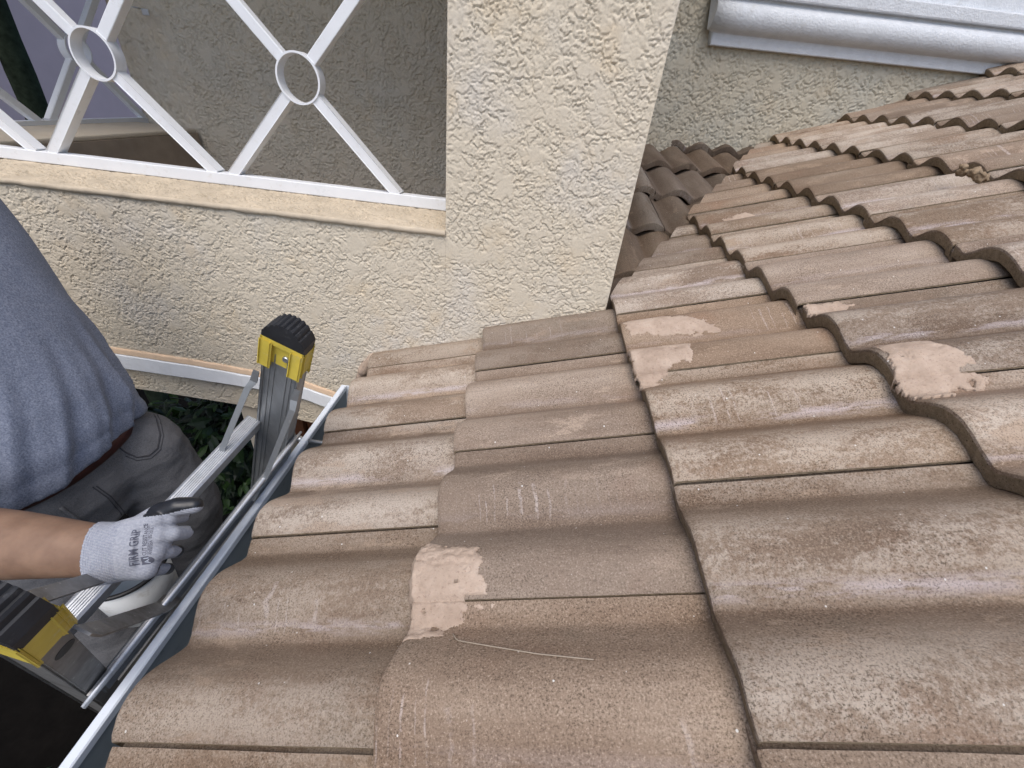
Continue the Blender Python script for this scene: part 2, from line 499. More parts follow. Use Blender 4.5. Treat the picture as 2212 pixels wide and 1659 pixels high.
M['rubber'] = mat_plain('black_rubber', (0.014, 0.015, 0.018), 0.62, 0.3, 40, 0.2, 160, dirt=(0.09, 0.09, 0.09, 0.5), dscale=60)

def mat_shirt():
    k = NT('heather_jersey')
    p = k.coord('Object')
    a = k.noise(p, 330, 3, 0.75)
    b = k.noise(p, 60, 3, 0.6)
    c = k.ramp(a, [(0.30, (0.115, 0.135, 0.185)), (0.5, (0.215, 0.240, 0.305)), (0.70, (0.34, 0.365, 0.43))])
    c = k.mix(k.math('MULTIPLY', k.step(b, 0.4, 0.7), 0.22), c, (0.14, 0.165, 0.235))
    h = k.math('ADD', k.math('MULTIPLY', k.noise(p, 500, 2, 0.6), 0.3), k.math('MULTIPLY', k.noise(p, 9, 2, 0.5), 3.0))
    return k.done(c, 0.95, k.bump(h, 0.3, 0.004), spec=0.12)
M['shirt'] = mat_shirt()
def mat_jeans():
    k = NT('charcoal_denim')
    p = k.coord('Object')
    a = k.noise(p, 420, 3, 0.7)
    b = k.noise(p, 7, 4, 0.6)
    c = k.ramp(a, [(0.3, (0.078, 0.079, 0.084)), (0.7, (0.156, 0.156, 0.162))])
    c = k.mix(k.math('MULTIPLY', k.step(b, 0.45, 0.75), 0.5), c, (0.185, 0.184, 0.190))
    h = k.math('ADD', k.math('MULTIPLY', a, 0.25), k.math('MULTIPLY', k.noise(k.vmath('MULTIPLY', p, (1, 1, 2.2)), 13, 3, 0.55), 2.0))
    return k.done(c, 0.95, k.bump(h, 0.45, 0.006), spec=0.1)
M['jeans'] = mat_jeans()
M['stitch'] = mat_plain('denim_seam', (0.045, 0.045, 0.05), 0.9, 0.2, 200)
M['belt'] = mat_plain('red_brown_leather', (0.055, 0.014, 0.010), 0.5, 0.3, 30, 0.3, 120)
def mat_skin():
    k = NT('tanned_skin')
    p = k.coord('Object')
    a = k.noise(p, 26, 4, 0.6)
    c = k.ramp(a, [(0.3, (0.165, 0.098, 0.064)), (0.7, (0.245, 0.152, 0.100))])
    c = k.mix(k.math('MULTIPLY', k.step(k.noise(k.vmath('MULTIPLY', p, (1, 4, 4)), 90, 3, 0.7), 0.6, 0.72), 0.25), c, (0.16, 0.085, 0.05))
    k.b.inputs['Subsurface Weight'].default_value = 0.12
    k.b.inputs['Subsurface Radius'].default_value = (0.01, 0.004, 0.002)
    return k.done(c, 0.55, k.bump(k.noise(p, 260, 3, 0.6), 0.2, 0.001), spec=0.35)
M['skin'] = mat_skin()
M['hair'] = mat_plain('dark_hair', (0.02, 0.014, 0.01), 0.6, 0.3, 60, 0.6, 120)
M['ink'] = mat_plain('grey_ink', (0.10, 0.105, 0.135), 0.9, 0.25, 300)
M['ink_gap'] = mat_plain('pale_ink_gap', (0.46, 0.50, 0.58), 0.9, 0.1, 300)
M['nitrile'] = mat_plain('black_nitrile', (0.010, 0.011, 0.014), 0.38, 0.3, 60, 0.5, 110)
M['straw'] = mat_plain('dry_straw', (0.33, 0.275, 0.21), 0.8, 0.15, 60)
M['clump'] = mat_plain('sandy_clump', (0.24, 0.175, 0.11), 0.95, 0.25, 60, 1.0, 150)
M['bark'] = mat_plain('mossy_bark', (0.020, 0.028, 0.018), 0.95, 0.5, 18, 1.0, 40, spec=0.1)

def mat_leaf():
    k = NT('dark_glossy_leaf')
    oi = k.n('ShaderNodeNewGeometry')
    r = oi.outputs['Random Per Island']
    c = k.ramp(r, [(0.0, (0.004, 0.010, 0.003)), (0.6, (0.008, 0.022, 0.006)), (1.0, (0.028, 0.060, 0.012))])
    return k.done(c, 0.5, spec=0.3)
M['leaf'] = mat_leaf()
def mat_glove():
    k = NT('pale_knit')
    p = k.coord('UV') if False else k.coord('Object')
    x, y, z = k.sep(p)
    ribs = k.math('SINE', k.math('MULTIPLY', y, 2 * math.pi / 0.0022))
    cuff = k.math('LESS_THAN', x, 0.030)
    ribs2 = k.math('SINE', k.math('MULTIPLY', x, 2 * math.pi / 0.0030))
    a = k.noise(p, 300, 2, 0.6)
    c = k.ramp(a, [(0.3, (0.29, 0.305, 0.345)), (0.7, (0.39, 0.405, 0.445))])
    c = k.mix(k.math('MULTIPLY', k.step(ribs, 0.1, 0.9), k.math('ADD', 0.12, k.math('MULTIPLY', cuff, 0.40))), c, (0.12, 0.145, 0.22))
    h = k.math('ADD', k.math('MULTIPLY', ribs, 0.5), k.math('MULTIPLY', k.math('MULTIPLY', ribs2, cuff), 0.5))
    return k.done(c, 0.95, k.bump(h, 0.6, 0.0009), spec=0.15)
M['glove'] = mat_glove()

# ================================================================== SETTING
# ground -------------------------------------------------------------------
GZ = -2.95
bm = bmesh.new()
bmesh.ops.create_grid(bm, x_segments=40, y_segments=40, size=40)
for v in bm.verts:
    v.co.z = GZ + 0.04 * math.sin(v.co.x * 1.7) * math.cos(v.co.y * 1.3)
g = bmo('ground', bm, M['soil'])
tag(g, 'dark bare soil far below the eave and the ladder', 'ground', kind='structure')

# ------------------------------------------------------------------ stucco relief
def relief(p, q, seed=0.0, freq=20.0, amp=0.0034, line=0.004):
    """skip-trowel plaster: flat plates broken by short ragged undercut lips"""
    wx = pnoise(p * 66 + 3 + seed, q * 66 - 5) * 0.0075 + pnoise(p * 150, q * 150 + seed) * 0.0042
    wy = pnoise(p * 66 - 31, q * 66 + 11 + seed) * 0.0075 + pnoise(p * 150 + 9, q * 150) * 0.0042
    def field(a, b, f, o):
        return fbm(a * f + o, b * f * 1.05 - o, seed + o, 2, 0.5)
    out = 0.07 * pnoise(p * 190, q * 190, seed) + 0.12 * fbm(p * 24, q * 24, seed + 4, 2)
    for f, o, levels, dep, wdt in ((freq * 1.6, 0.0, (-0.36, -0.12, 0.12, 0.36), 1.0, line * 0.62), (freq * 2.9, 40.0, (-0.25, 0.05, 0.32), 0.66, line * 0.42)):
        e = 0.0015
        P, Q = p + wx, q + wy
        n = field(P, Q, f, o)
        # gradient in the unwarped plane, so that every lip has the same width
        if p.ndim == 2 and min(p.shape) > 2:
            gz, gx = np.gradient(n)
            dz = np.gradient(q, axis=0); dx = np.gradient(p, axis=1)
            gz = gz / np.where(np.abs(dz) < 1e-9, 1e-9, dz); gx = gx / np.where(np.abs(dx) < 1e-9, 1e-9, dx)
        else:
            gz = np.full(n.shape, 20.0); gx = gz
        g = np.sqrt(gz * gz + gx * gx) + 4.0
        seg = np.clip(fbm(p * 15 + o, q * 15 - 7, seed + 11, 2) * 3.0 + 0.9, 0, 1)
        for i, lv in enumerate(levels):
            sg = 1 if i % 2 else -1
            d = sg * (n - lv) / g
            up = np.clip(0.62 - 0.45 * sg * gz / g, 0.2, 1.0)           # lips hang mostly downwards
            cut = np.where(d > 0, np.exp(-d / wdt) * np.clip(d / 0.0011, 0, 1), 0.0)
            rim = np.where(d <= 0, np.exp(d / (wdt * 0.8)), 0.0) * 0.30
            out = out + seg * up * dep * (1.0 * rim - 1.0 * cut)
    return amp * out
def relief_sheet(name, x0, x1, z0, z1, step, P, mat, parent, zlow=None, seed=0.0, amp=0.0034, skirt=0.03, freq=20.0, clip=(1, 1), line=0.004, keep=None, inner=None):
    """P(p, q, h) -> world point; h is the height out of the wall"""
    nx = max(2, int(round((x1 - x0) / step)) + 1)
    nz = max(2, int(round((z1 - z0) / step)) + 1)
    px = np.linspace(x0, x1, nx)
    t = np.linspace(0, 1, nz)
    X = np.repeat(px[None, :], nz, 0)
    low = np.full(nx, z0) if zlow is None else zlow(px)
    Z = low[None, :] + (z1 - low)[None, :] * t[:, None]
    H = relief(X, Z, seed, freq, amp, line)
    edge = np.minimum(np.minimum(X - x0 + (0 if clip[0] else 1), x1 - X + (0 if clip[1] else 1)), np.minimum(Z - low[None, :], z1 - Z))
    if inner is not None: edge = np.minimum(edge, inner(X, Z))
    H = H * np.clip(edge / 0.006, 0.25, 1)
    co = P(X, Z, H).reshape(-1, 3)
    idx = np.arange(nx * nz).reshape(nz, nx)
    q = np.stack([idx[:-1, :-1], idx[:-1, 1:], idx[1:, 1:], idx[1:, :-1]], -1).reshape(-1, 4)
    if keep is not None:
        cx = X.ravel()[q].mean(1); cz = Z.ravel()[q].mean(1)
        q = q[keep(cx, cz)]
    # skirt round every open edge, going back into the wall
    ed = np.concatenate([q[:, [0, 1]], q[:, [1, 2]], q[:, [2, 3]], q[:, [3, 0]]])
    key = np.sort(ed, 1); code = key[:, 0].astype(np.int64) * (nx * nz + 1) + key[:, 1]
    _, inv, cnt = np.unique(code, return_inverse=True, return_counts=True)
    be = ed[cnt[inv] == 1]
    bv = np.unique(be)
    back = P(X.ravel()[bv], Z.ravel()[bv], np.full(len(bv), -skirt)).reshape(-1, 3)
    lut = np.zeros(nx * nz, int); lut[bv] = len(co) + np.arange(len(bv))
    sk = np.stack([be[:, 1], be[:, 0], lut[be[:, 0]], lut[be[:, 1]]], -1)
    V = np.concatenate([co, back])
    F = np.concatenate([q, sk])
    used = np.unique(F); rem = np.zeros(len(V), int); rem[used] = np.arange(len(used))
    V = V[used]; F = rem[F]
    me = bpy.data.meshes.new(name)
    me.vertices.add(len(V)); me.vertices.foreach_set('co', V.ravel())
    me.loops.add(F.size); me.loops.foreach_set('vertex_index', F.ravel().astype(np.int32))
    me.polygons.add(len(F))
    me.polygons.foreach_set('loop_start', np.arange(0, F.size, 4, dtype=np.int32))
    me.polygons.foreach_set('loop_total', np.full(len(F), 4, dtype=np.int32))
    me.update(); me.validate()
    return link(name, me, mat, parent)

WY = -0.145
PX0, PX1 = 0.2225, 0.684
SILL = 0.413
front = thing('stucco_wall', 'cream trowelled stucco wall with a square corner pillar, open balcony above its ochre sill', 'wall', (PX1, WY, -0.3))
botx = np.array([-1.8, -0.804, -0.524, -0.448, -0.324, -0.255, -0.10, 0.3])
botz = np.array([-0.235, -0.258, -0.273, -0.281, -0.304, -0.317, -0.35, -0.36])
zb = lambda x: np.interp(x, botx, botz)
def PF(X, Z, H): return np.stack([X, WY - H, Z], -1)
lmask = lambda X, Z: np.where(Z > SILL - 0.002, np.abs(X - PX0), 1.0)
relief_sheet('wall_face', -1.15, PX1, -0.36, 1.04, 0.0021, PF, M['stucco'], front, zlow=zb, amp=0.0050, keep=lambda x, z: (x < PX0) & (z < SILL - 0.002), inner=lmask)
relief_sheet('pillar', -1.15, PX1, -0.36, 1.04, 0.0021, PF, M['stucco'], front, zlow=zb, amp=0.0050, keep=lambda x, z: x >= PX0, inner=lmask)
bm = bmesh.new()
add_aabox(bm, (-3.2, WY + 0.004, -0.22), (-1.15, 0.16, SILL - 0.012))
add_aabox(bm, (-1.149, WY + 0.006, -0.235), (PX0 - 0.001, 0.16, SILL - 0.012))
add_aabox(bm, (PX0 + 0.002, WY + 0.006, -0.1), (PX1 - 0.003, 0.20, 2.4))
add_aabox(bm, (PX0 + 0.0021, WY - 0.001, 1.041), (PX1 - 0.001, WY + 0.0061, 2.4))
add_aabox(bm, (-3.2, WY, 1.75), (PX0 + 0.001, 0.16, 2.4))
bmo('wall_core', bm, M['stucco'], front)
bm = bmesh.new()
add_aabox(bm, (0.55, 0.201, -0.1), (PX1 - 0.001, 1.099, 2.4))
bmo('side_wall', bm, M['stucco_in'], front)
bm = bmesh.new()
add_aabox(bm, (-3.4, WY - 0.02, 2.401), (0.98, 1.35, 2.5))
bmo('eave', bm, M['white_trim'], front)  # unseen overhang, added to shade the valley roof and the back wall
# lower lip of the wall under the sheet: follow the sloping soffit
bm = bmesh.new()
xs = np.linspace(-1.15, 0.2, 40)
prev = None
for xx in xs:
    zz = float(zb(xx))
    ring = [bm.verts.new((xx, WY + 0.004, zz + 0.001)), bm.verts.new((xx, 0.15, zz + 0.001)), bm.verts.new((xx, 0.15, -0.236)), bm.verts.new((xx, WY + 0.004, -0.236))]
    if prev:
        for i in range(4):
            bm.faces.new((prev[i], ring[i], ring[(i + 1) % 4], prev[(i + 1) % 4]))
    else: bm.faces.new(ring)
    prev = ring
bm.faces.new(prev[::-1])
bmesh.ops.recalc_face_normals(bm, faces=bm.faces)
bmo('soffit', bm, M['stucco_in'], front)
# sill: ochre plaster ledge with a rounded, slightly lumpy nose
RAILY = 0.05
bm = bmesh.new()
n = 220
prof = [(WY + 0.012, SILL - 0.016), (WY - 0.005, SILL - 0.012), (WY - 0.0075, SILL - 0.006), (WY - 0.006, SILL + 0.001), (WY + 0.000, SILL + 0.003), (WY + 0.02, SILL - 0.008), (WY + 0.08, SILL - 0.004), (RAILY - 0.02, SILL + 0.001), (0.12, SILL + 0.014), (0.158, SILL + 0.014), (0.162, SILL - 0.02)]
prev = None
for i in range(n):
    xx = -3.2 + 2.05 * i / 20 if i < 20 else -1.15 + (PX0 - 0.0005 + 1.15) * (i - 20) / (n - 21)
    ring = []
    for j, (yy, zz) in enumerate(prof):
        nz = float(pnoise(np.array(xx * 24.0), np.array(yy * 40.0 + j * 1.7))) * 0.0016 + float(pnoise(np.array(xx * 85.0), np.array(yy * 90.0 + j * 2.7))) * 0.0011
        ring.append(bm.verts.new((xx, yy + (nz if j < 5 else 0), zz + nz)))
    if prev:
        for a in range(len(prof) - 1):
            f = bm.faces.new((prev[a], ring[a], ring[a + 1], prev[a + 1])); f.smooth = True
    prev = ring
bmesh.ops.recalc_face_normals(bm, faces=bm.faces)
o = bmo('sill', bm, M['sill'], front)
o['label'] = 'ochre plaster sill under the front railing'
def PT(X, Z, H): return np.stack([X, WY + Z, SILL + 0.0005 + Z * 0.055 + H * 0.55], -1)
relief_sheet('sill_plaster', -1.15, PX0 + 0.001, 0.004, 0.185, 0.0028, PT, M['sill'], front, seed=14.0, amp=0.014, skirt=0.006, line=0.006, freq=26.0)
# white trim band and peach caulk line near the bottom of the wall
tx = np.array([-1.9, -0.80, -0.60, -0.407, -0.26, -0.17, -0.11])
tzt = np.array([-0.075, -0.112, -0.120, -0.134, -0.151, -0.178, -0.20])
tzb = np.array([-0.135, -0.165, -0.172, -0.181, -0.200, -0.230, -0.255])
def band(name, top, bot, d0, d1, mat):
    bm = bmesh.new()
    prev = None
    for xx in np.linspace(-1.14, -0.115, 60):
        a, b = float(top(xx)), float(bot(xx))
        wv = 0.0015 * float(pnoise(np.array(xx * 30.0), np.array(1.3)))
        ring = [bm.verts.new((xx, WY + 0.004, a)), bm.verts.new((xx, WY - d0 + 0.002, a)), bm.verts.new((xx, WY - d0 - wv, a - 0.003)),
                bm.verts.new((xx, WY - d1 - wv, b + 0.003)), bm.verts.new((xx, WY - d1 + 0.002, b)), bm.verts.new((xx, WY + 0.004, b))]
        if prev:
            for i in range(6):
                bm.faces.new((prev[i], ring[i], ring[(i + 1) % 6], prev[(i + 1) % 6]))
        else: bm.faces.new(ring)
        prev = ring
    bm.faces.new(prev[::-1])
    bmesh.ops.recalc_face_normals(bm, faces=bm.faces)
    return bmo(name, bm, mat, front)
o = band('trim_band', lambda x: np.interp(x, tx, tzt), lambda x: np.interp(x, tx, tzb), 0.012, 0.016, M['band_paint'])
o['label'] = 'narrow white trim band along the bottom of the wall'
o = band('caulk_line', lambda x: np.interp(x, tx, tzt) + 0.020, lambda x: np.interp(x, tx, tzt) + 0.0005, 0.006, 0.009, M['caulk'])
o['label'] = 'peach caulk line above the white trim band'

# stucco column below, brown post behind it -------------------------------
col = thing('column', 'short tan stucco column in the shade under the wall', 'column', (-0.46, 0.0, GZ))
bm = bmesh.new(); add_aabox(bm, (-0.524, WY + 0.01, GZ), (-0.43, 0.0, -0.262), 0.004)
bmo('shaft', bm, M['stucco_in'], col)
bp_ = thing('brown_post', 'brown painted timber post seen between ladder and gutter, under the stucco wall', 'post', (-0.5, 0.3, GZ))
bm = bmesh.new(); add_aabox(bm, (-0.66, 0.25, GZ), (-0.555, 0.36, -0.24), 0.004); bmo('board', bm, M['wood'], bp_)
bm = bmesh.new(); add_aabox(bm, (-0.548, 0.27, GZ), (-0.30, 0.36, -0.24), 0.004); bmo('board', bm, M['wood'], bp_)

# balcony room ------------------------------------------------------------
BX, BY = -1.30, 1.10
room = thing('balcony_room', 'shaded tan stucco balcony recess behind the white front railing', 'balcony', (-0.5, BY, -0.2))
def PB(X, Z, H): return np.stack([X, BY - H, Z], -1)
relief_sheet('back_wall', BX + 0.0, PX1 - 0.02, 0.1, 1.05, 0.0036, PB, M['stucco_in'], room, seed=5.0, amp=0.013, line=0.007)
def PS(X, Z, H): return np.stack([BX + H, X, Z], -1)
OPY = 1.12
bm = bmesh.new()
add_aabox(bm, (-1.60, BY + 0.066, -0.2), (PX1, BY + 0.15, 2.4))
add_aabox(bm, (BX + 0.001, BY + 0.006, -0.2), (PX1 - 0.021, BY + 0.064, 2.4))
add_aabox(bm, (BX, BY, 1.051), (PX1 - 0.02, BY + 0.02, 2.0))
bmo('wall_core', bm, M['stucco_in'], room)
# oblique return between the recess corner and the side opening
rx0, ry0, rx1, ry1 = BX, BY + 0.001, -1.62, 1.155
L_ = math.hypot(rx1 - rx0, ry1 - ry0)
dx_, dy_ = (rx1 - rx0) / L_, (ry1 - ry0) / L_
def PR(X, Z, H): return np.stack([rx0 + dx_ * X + dy_ * H * 1.0, ry0 + dy_ * X + dx_ * H, Z], -1)
relief_sheet('return_wall', 0.0, L_, -0.1, 1.5, 0.0065, PR, M['stucco_in'], room, seed=8.0, amp=0.012, line=0.008)
bm = bmesh.new()
add_aabox(bm, (-1.62, -0.9, -0.2), (BX, 1.085, 0.425))
bmo('parapet', bm, M['inner_low'], room)['label'] = 'low brown stucco parapet at the far side of the balcony'
bm = bmesh.new()
add_aabox(bm, (-1.70, -0.9, 0.4251), (BX - 0.006, 1.086, 0.444), 0.006)
bmo('ledge', bm, M['stucco_in'], room)
bm = bmesh.new()
add_aabox(bm, (-1.72, 0.161, -0.22), (PX1 - 0.02, BY, -0.12))
bmo('floor', bm, M['inner_low'], room)
bm = bmesh.new()
add_aabox(bm, (-1.9, WY + 0.05, 2.3), (PX1, BY + 0.1, 2.4))
bmo('ceiling', bm, M['stucco_in'], room)

# back wall behind the roof with the big white moulding -------------------
bwd = Vector((1.12, 0.16, 0)).normalized()
bwn = Vector((bwd.y, -bwd.x, 0))                    # faces the camera
bw0 = Vector((1.70, 1.62, 0))
back = thing('stucco_wall', 'pale stucco wall at the top of the roof carrying a big white moulding', 'wall', (1.7, 1.62, 0.5))
def PK(X, Z, H):
    return np.stack([bw0.x + bwd.x * X + bwn.x * H, bw0.y + bwd.y * X + bwn.y * H, Z], -1)
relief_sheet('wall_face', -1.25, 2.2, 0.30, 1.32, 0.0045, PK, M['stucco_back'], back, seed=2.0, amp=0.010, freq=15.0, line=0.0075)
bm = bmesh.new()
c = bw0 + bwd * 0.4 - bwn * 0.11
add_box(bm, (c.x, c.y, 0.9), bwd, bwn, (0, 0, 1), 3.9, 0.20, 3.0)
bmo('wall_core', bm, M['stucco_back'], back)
# moulding profile (out, z): fillet, quarter-round belly, flat band
def mprof():
    pr = [(0.0, 0.0), (0.026, 0.0), (0.028, 0.003), (0.030, 0.048), (0.036, 0.052)]
    for k in range(13):
        a = -math.pi / 2 + math.pi * 0.86 * k / 12
        pr.append((0.040 + 0.052 * math.cos(a), 0.116 + 0.062 * math.sin(a)))
    pr += [(0.060, 0.182), (0.086, 0.184), (0.088, 0.190), (0.088, 0.235), (0.086, 0.240), (0.060, 0.243), (0.058, 0.32), (0.0, 0.32)]
    return pr
def pmould(px, py, out):
    return onplane(px, py, bw0 + bwn * out, bwn)
a0 = pmould(1534, 97, 0.028); a1 = pmould(2120, 160, 0.028)
bm = bmesh.new()
def s_of(P): return (Vector((P.x, P.y, 0)) - bw0).dot(bwd)
sA, sB = s_of(a0), s_of(a1)
slope = (a1.z - a0.z) / (sB - sA)
prev = None
pr = mprof()
for i, sv in enumerate(np.linspace(sA, sB + 1.4, 30)):
    ring = []
    for j, (ou, zz) in enumerate(pr):
        ss = sv
        if i == 0 and 5 <= j <= 17: ss = sv - 0.045
        if i == 0 and j > 17: ss = sv - 0.075
        b = bw0 + bwd * ss + bwn * (ou + (0.003 if ou > 0 else -0.004))
        ring.append(bm.verts.new((b.x, b.y, a0.z + slope * (sv - sA) + zz)))
    if prev:
        for a in range(len(pr) - 1):
            f = bm.faces.new((prev[a], ring[a], ring[a + 1], prev[a + 1]))
            f.smooth = 5 <= a <= 16
    else:
        bm.faces.new(ring)
    prev = ring
bmesh.ops.recalc_face_normals(bm, faces=bm.faces)
o = bmo('moulding', bm, M['white_trim'], back)
o['label'] = 'thick white moulding with a rounded belly on the pale stucco wall'

# house next door and tree -------------------------------------------------
nb = thing('house', 'lavender plastered house wall seen through the far balcony opening', 'house', (-6.5, 3, GZ))
bm = bmesh.new(); add_aabox(bm, (-9, -5, GZ), (-5.2, 9, 3.2)); bmo('wall', bm, M['pink'], nb)
bm = bmesh.new(); add_aabox(bm, (-9.3, -5.3, 3.2), (-4.8, 9.3, 3.5)); bmo('roof', bm, M['tile_raw'], nb)
tr = thing('tree', 'dark mossy tree trunk standing in front of the lavender house', 'tree', (-3.5, 2.30, GZ))
bm = bmesh.new()
pts, rd = [], []
for i in range(40):
    t = i / 39
    pts.append((-3.5 - 0.02 * math.sin(t * 9), 2.335 + 0.10 * (t * 8.0 - 3.3) * 0.25, GZ + t * 8.0))
    rd.append(0.068 + 0.02 * (1 - t) + 0.004 * (i % 2))
add_tube(bm, pts, rd, 18)
bmo('trunk', bm, M['bark'], tr)
bm = bmesh.new()
top = Vector(pts[-1])
for i in range(16):
    a = 2 * math.pi * i / 16
    L = 1.6
    prev = None
    for s_ in range(9):
        t = s_ / 8
        c = top + Vector((math.cos(a) * L * t, math.sin(a) * L * t, 0.5 * t + 0.3 * math.sin(i) - 1.5 * t * t))
        wd = 0.30 * math.sin(math.pi * min(1, 0.12 + t * 0.88)) + 0.01
        sd_ = Vector((-math.sin(a), math.cos(a), -0.35)) * wd
        sd2 = Vector((math.sin(a), -math.cos(a), -0.35)) * wd
        ring = [bm.verts.new(c + sd_), bm.verts.new(c), bm.verts.new(c + sd2)]
        if prev and s_ % 1 == 0:
            bm.faces.new((prev[0], prev[1], ring[1], ring[0])); bm.faces.new((prev[1], prev[2], ring[2], ring[1]))
        prev = ring
bmo('crown', bm, M['leaf'], tr)

# bushes below -------------------------------------------------------------
def leafy(name, centre, rad, n, size, parent, mat, seed):
    rs = np.random.RandomState(seed)
    V, F = [], []
    for i in range(n):
        d = rs.randn(3); d /= np.linalg.norm(d)
        rr = rad * (0.55 + 0.5 * rs.rand()) * (1 + 0.25 * math.sin(5 * d[0] + 3 * d[1] + seed))
        c = Vector(centre) + Vector((d[0] * rr, d[1] * rr, d[2] * rr * 0.85))
        ax = Vector((d[0] + rs.randn() * 0.6, d[1] + rs.randn() * 0.6, -0.2 + rs.randn() * 0.5)).normalized()
        nn = Vector((d[0] * 0.5 + rs.randn() * 0.5, d[1] * 0.5 + rs.randn() * 0.5, 1.0)).normalized()
        sx = ax.cross(nn)
        if sx.length < 1e-3: continue
        sx.normalize(); nn = sx.cross(ax)
        L = size * (0.7 + 0.7 * rs.rand()); W_ = L * 0.42
        b = len(V)
        V += [c, c + ax * L * .35 + sx * W_ * .5 - nn * L * .05, c + ax * L * .75 + sx * W_ * .36 - nn * L * .10, c + ax * L - nn * L * .22,
              c + ax * L * .75 - sx * W_ * .36 - nn * L * .10, c + ax * L * .35 - sx * W_ * .5 - nn * L * .05, c + ax * L * .35 + nn * L * .0, c + ax * L * .75 - nn * L * .05]
        F += [(b, b + 1, b + 6), (b, b + 6, b + 5), (b + 1, b + 2, b + 7, b + 6), (b + 6, b + 7, b + 4, b + 5), (b + 2, b + 3, b + 7), (b + 7, b + 3, b + 4)]
    me = bpy.data.meshes.new(name)
    me.from_pydata([tuple(v) for v in V], [], F)
    return link(name, me, mat, parent)
bushes = [((-1.45, 0.95, -1.55), 0.62, 2400, 0.10, 'broad dark green bush with glossy leaves under the stucco wall beside the column'),
          ((-0.75, 0.75, -2.45), 0.50, 1300, 0.075, 'low dark bush in deep shade behind the ladder rails'),
          ((-1.9, -1.35, -2.55), 0.55, 1300, 0.07, 'sparse dark groundcover bush below the near ladder foot')]
for i, (c, r_, n_, sz, lab) in enumerate(bushes):
    b = thing('bush', lab, 'bush', (c[0], c[1], GZ))
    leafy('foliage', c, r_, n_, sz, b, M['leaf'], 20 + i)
    bm = bmesh.new()
    for k in range(7):
        a = k * 0.9
        add_tube(bm, [(c[0], c[1], GZ), (c[0] + 0.15 * math.cos(a), c[1] + 0.15 * math.sin(a), (GZ + c[2]) / 2), (c[0] + r_ * .6 * math.cos(a), c[1] + r_ * .6 * math.sin(a), c[2] + 0.2 * math.sin(k))], [0.02, 0.014, 0.005], 6)
    bmo('stems', bm, M['bark'], b)

# ================================================================== ROOF
AL = 0.37271
W, E, T = 0.30, 0.375, 0.033
U = np.array([math.cos(AL), 0, math.sin(AL)]); N = np.array([-math.sin(AL), 0, math.cos(AL)])
OFF = {1: -3.7253, 2: -3.2267, 3: -3.7423, 4: -2.239, 5: -0.806, 6: 0.620, 7: 2.176}
for r in range(8, 16): OFF[r] = 0.176 + (0.5 if r % 2 == 0 else 0.0)
HR, PE = 0.034, 0.66
def prof(v):
    """height across one tile: two rolls, lip at v = 1, interlock groove beside the neighbour's lip at v = 0"""
    v = np.asarray(v, float)
    c = 0.5 + 0.5 * np.cos(2 * math.pi * (v - 0.355) / 0.495)
    a = -0.0135 + HR * c ** PE
    h0 = -0.0015
    b = -0.0135 + (h0 + 0.0135) * (0.5 + 0.5 * np.cos(math.pi * np.clip(v, 0, 0.1075) / 0.1075)) ** 0.8
    b = np.where(v < 0.018, b - 0.013, b)
    return np.where(v < 0.1075, b, a)
P1 = 0.0
def tile_mesh(name, nv, seed, lod=0):
    rs = np.random.RandomState(seed)
    vs = np.concatenate([[-0.06, 0.0173, 0.0183, 0.024], np.linspace(0.034, 1.0, nv - 4)])
    ys = (1 - vs) * W
    hs = prof(vs) - P1
    # u rows: (u, drop) from the underside of the nose up and over to the head
    rows = [(0.10, -T), (0.004, -T), (0.0, -T + 0.003), (0.0, -0.0075), (0.0012, -0.0030), (0.0045, -0.0006), (0.010, 0.0)]
    us = [0.03, 0.06, 0.10, 0.15, 0.20, 0.25, 0.30, 0.345, 0.385, 0.44] if lod == 0 else [0.06, 0.2, 0.33, 0.44]
    rows += [(u, 0.0) for u in us]
    V, F, mi = [], [], []
    ncol = nv + 3
    off = rs.rand() * 100
    for i, (u, dz) in enumerate(rows):
        for j in range(nv + 3):
            jj = min(j, nv - 1)
            y, h = ys[jj], hs[jj]
            z = h - T * u / E + dz
            uu = u
            if lod == 0:
                e1 = float(pnoise(np.array(y * 120 + off), np.array(off)))
                e2 = float(pnoise(np.array(y * 34 + off), np.array(off + 5)))
                e3 = float(pnoise(np.array(u * 110 + off), np.array(off + 9)))
                if j in (1, 2): y += 0.0008 * e3
                if i <= 6: uu = u + 0.0007 * e1 + 0.0012 * e2
                if i in (1, 2): z += 0.0012 * e1
                z += 0.0009 * float(pnoise(np.array(u * 7 + off), np.array(y * 9)))
            if i < 3 and j == nv - 1: pass
            if j >= nv - 3 and j < nv:                       # rounded lip edge
                z -= (0.0, 0.0, 0.0012)[j - nv + 3]
            if j >= nv:                                      # side of the lip
                k = j - nv
                y = (0.0 - 0.0011, -0.0011, 0.014)[k]
                d = (0.0026, 0.0065, 0.0075)[k]
                if lod == 0: d += 0.0012 * e3 * (k > 0)
                z = z - d if i > 2 else min(z, z - d * 0.3)
                if lod == 0: y += 0.0005 * e3
            V.append((uu, y, z))
    for i in range(len(rows) - 1):
        for j in range(ncol - 1):
            a = i * ncol + j
            F.append((a, a + ncol, a + ncol + 1, a + 1))
            mi.append(1 if (i < 3 or (j >= nv)) else 0)
    me = bpy.data.meshes.new(name)
    me.from_pydata(V, [], F)
    me.materials.append(M['tile']); me.materials.append(M['tile_raw'])
    me.polygons.foreach_set('material_index', mi)
    me.polygons.foreach_set('use_smooth', [True] * len(F))
    me.update()
    me.set_sharp_from_angle(angle=math.radians(32))
    return me
